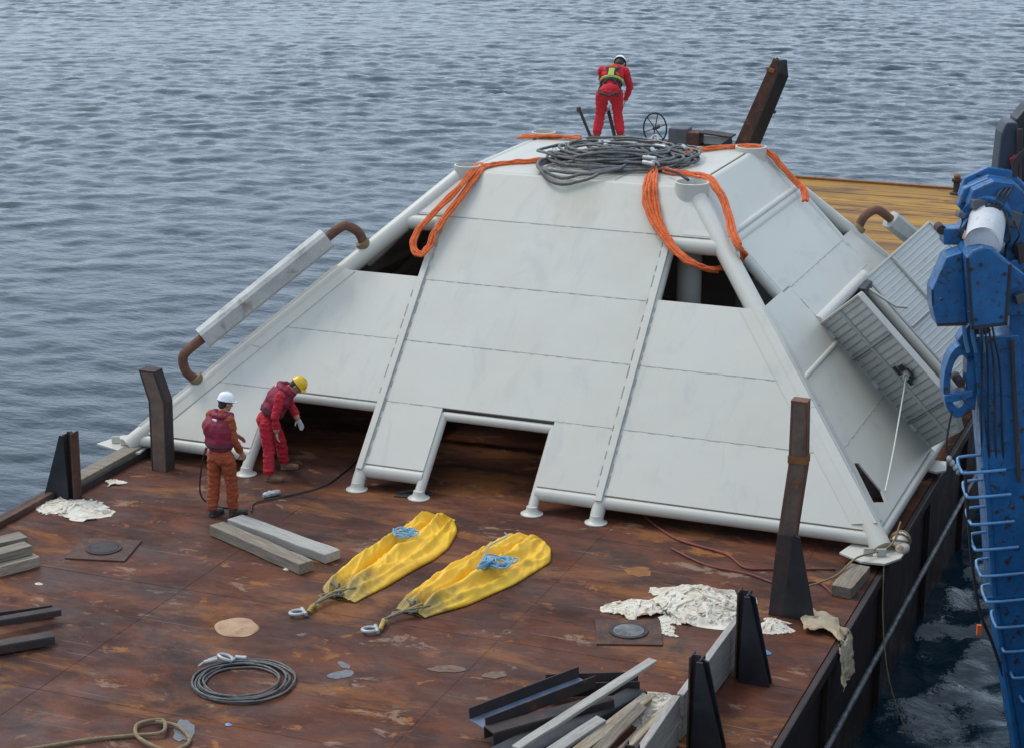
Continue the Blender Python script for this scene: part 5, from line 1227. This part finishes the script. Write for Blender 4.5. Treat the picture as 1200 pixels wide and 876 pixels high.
# worker in the orange brown coverall, seen from behind and turned to the right
person('worker in white helmet, crimson life vest and orange brown coverall, seen from behind', (-3.04, 23.86, 0), dict(
    pelvis=(0,.0,.93), chest=(-.03,.03,1.27), neck=(.02,.08,1.50), head=(.07,.14,1.635), up=(.15,.10,1), face=(.75,.55,-.25),
    sl=(-.14,.17,1.44), sr=(.14,-.02,1.43), el=(-.05,.42,1.22), wl=(.14,.50,1.06), er=(.19,-.04,1.15), wr=(.27,.10,.92),
    hl=(-.09,.04,.86), hr=(.09,-.03,.86), kl=(-.12,.07,.48), al=(-.15,.02,.10), kr=(.13,.03,.48), ar=(.13,.06,.10), fl=1.0, fr=.5, pnr=(-.6,.7,0), pnl=(.3,-.4,-.8), sleeve=.80, forearm=1, curl=.3),
    COVO, SKIN, DBOOT, HWHITE, VEST)
# worker in red bending to the right
person('worker in yellow helmet and red coverall with life vest, bending forward to look down', (-3.16, 25.72, 0), dict(
    pelvis=(-.12,.02,.88), chest=(.05,.02,1.19), neck=(.18,.03,1.36), head=(.325,.03,1.395), up=(.62,0,.80), face=(.62,-.08,-.78),
    sl=(.12,.21,1.29), sr=(.09,-.17,1.28), el=(.20,.27,1.02), wl=(.30,.20,.83), er=(.02,-.26,1.00), wr=(.03,-.22,.76),
    hl=(-.09,.12,.83), hr=(-.13,-.09,.83), kl=(.04,.20,.46), al=(.07,.30,.10), kr=(-.10,-.16,.45), ar=(-.10,-.24,.10), fl=.15, fr=-.1, pnr=(.9,.3,0), pnl=(.1,-.9,0), sleeve=.70, forearm=1, curl=.4),
    COVR, GLOVE, BOOT, HYELL, VEST)
# worker on the top, from behind
def harness(p, M, pel, ch, nk, sh, fr, up):
    def band(pts, mat, w_=.034, name='harness_strap'): MB().tube(smooth_path(pts, 5), w_, 6).build(name, mat, p, smooth=True)
    back = lambda x, t_, o=.135: lerp(pel, ch, t_)+sh*x-fr*o
    band([lerp(ch,nk,.5)+sh*.12+fr*.02+up*.08, back(.09,1.1,.14), back(0,.62,.135), back(-.11,.25,.12)], STRAP, .020)
    band([lerp(ch,nk,.5)-sh*.12+fr*.02+up*.08, back(-.09,1.1,.14), back(0,.62,.135), back(.11,.25,.12)], STRAP, .020)
    MB().tube([lerp(pel,ch,.62)+sh*.178*math.cos(a)+fr*.14*math.sin(a) for a in np.linspace(0,6.28,28)[:-1]], .026, 6, closed=True).build('reflective_band', HIVIS, p, smooth=True)
    MB().tube([lerp(pel,ch,.45)+sh*.178*math.cos(a)+fr*.138*math.sin(a) for a in np.linspace(0,6.28,28)[:-1]], .020, 6, closed=True).build('waist_belt', STRAP, p, smooth=True)
    for k in (-1,1): band([back(k*.15,.35,.06), back(k*.185,-.1,.03), back(k*.12,-.42,.13), back(.0,-.55,.11)], STRAP, .018)
    band([back(-.08,1.15,.15), back(0,1.2,.155), back(.08,1.15,.15)], SLINGM, .02); band([back(.03,.95,.15), back(.13,.72,.13)], SLINGM, .016)
    MB().box(back(0,.85,.15), (.10,.04,.16), M=M).build('harness_pad', HIVIS, p, bevel=.01)
person('worker in white helmet and bright red coverall with harness, bending over on the top', (-.46, 32.86, H+.06), dict(
    pelvis=(0,-.05,.84), chest=(.05,.19,1.08), neck=(.12,.40,1.18), head=(.19,.50,1.23), up=(.15,.9,.42), face=(.15,.40,-.9),
    sl=(-.12,.34,1.13), sr=(.27,.28,1.13), el=(-.09,.53,.90), wl=(.0,.60,.66), er=(.36,.36,.85), wr=(.29,.44,.62),
    hl=(-.12,.0,.78), hr=(.12,.0,.78), kl=(-.15,.06,.44), al=(-.20,.0,.10), kr=(.14,.06,.44), ar=(.19,.0,.10), fl=1.9, fr=1.2, pnr=(-.9,.2,0), pnl=(.9,.2,0), sleeve=.86, forearm=2, curl=.4),
    COVR2, GLOVE, BOOT, HWHITE, None, harness)
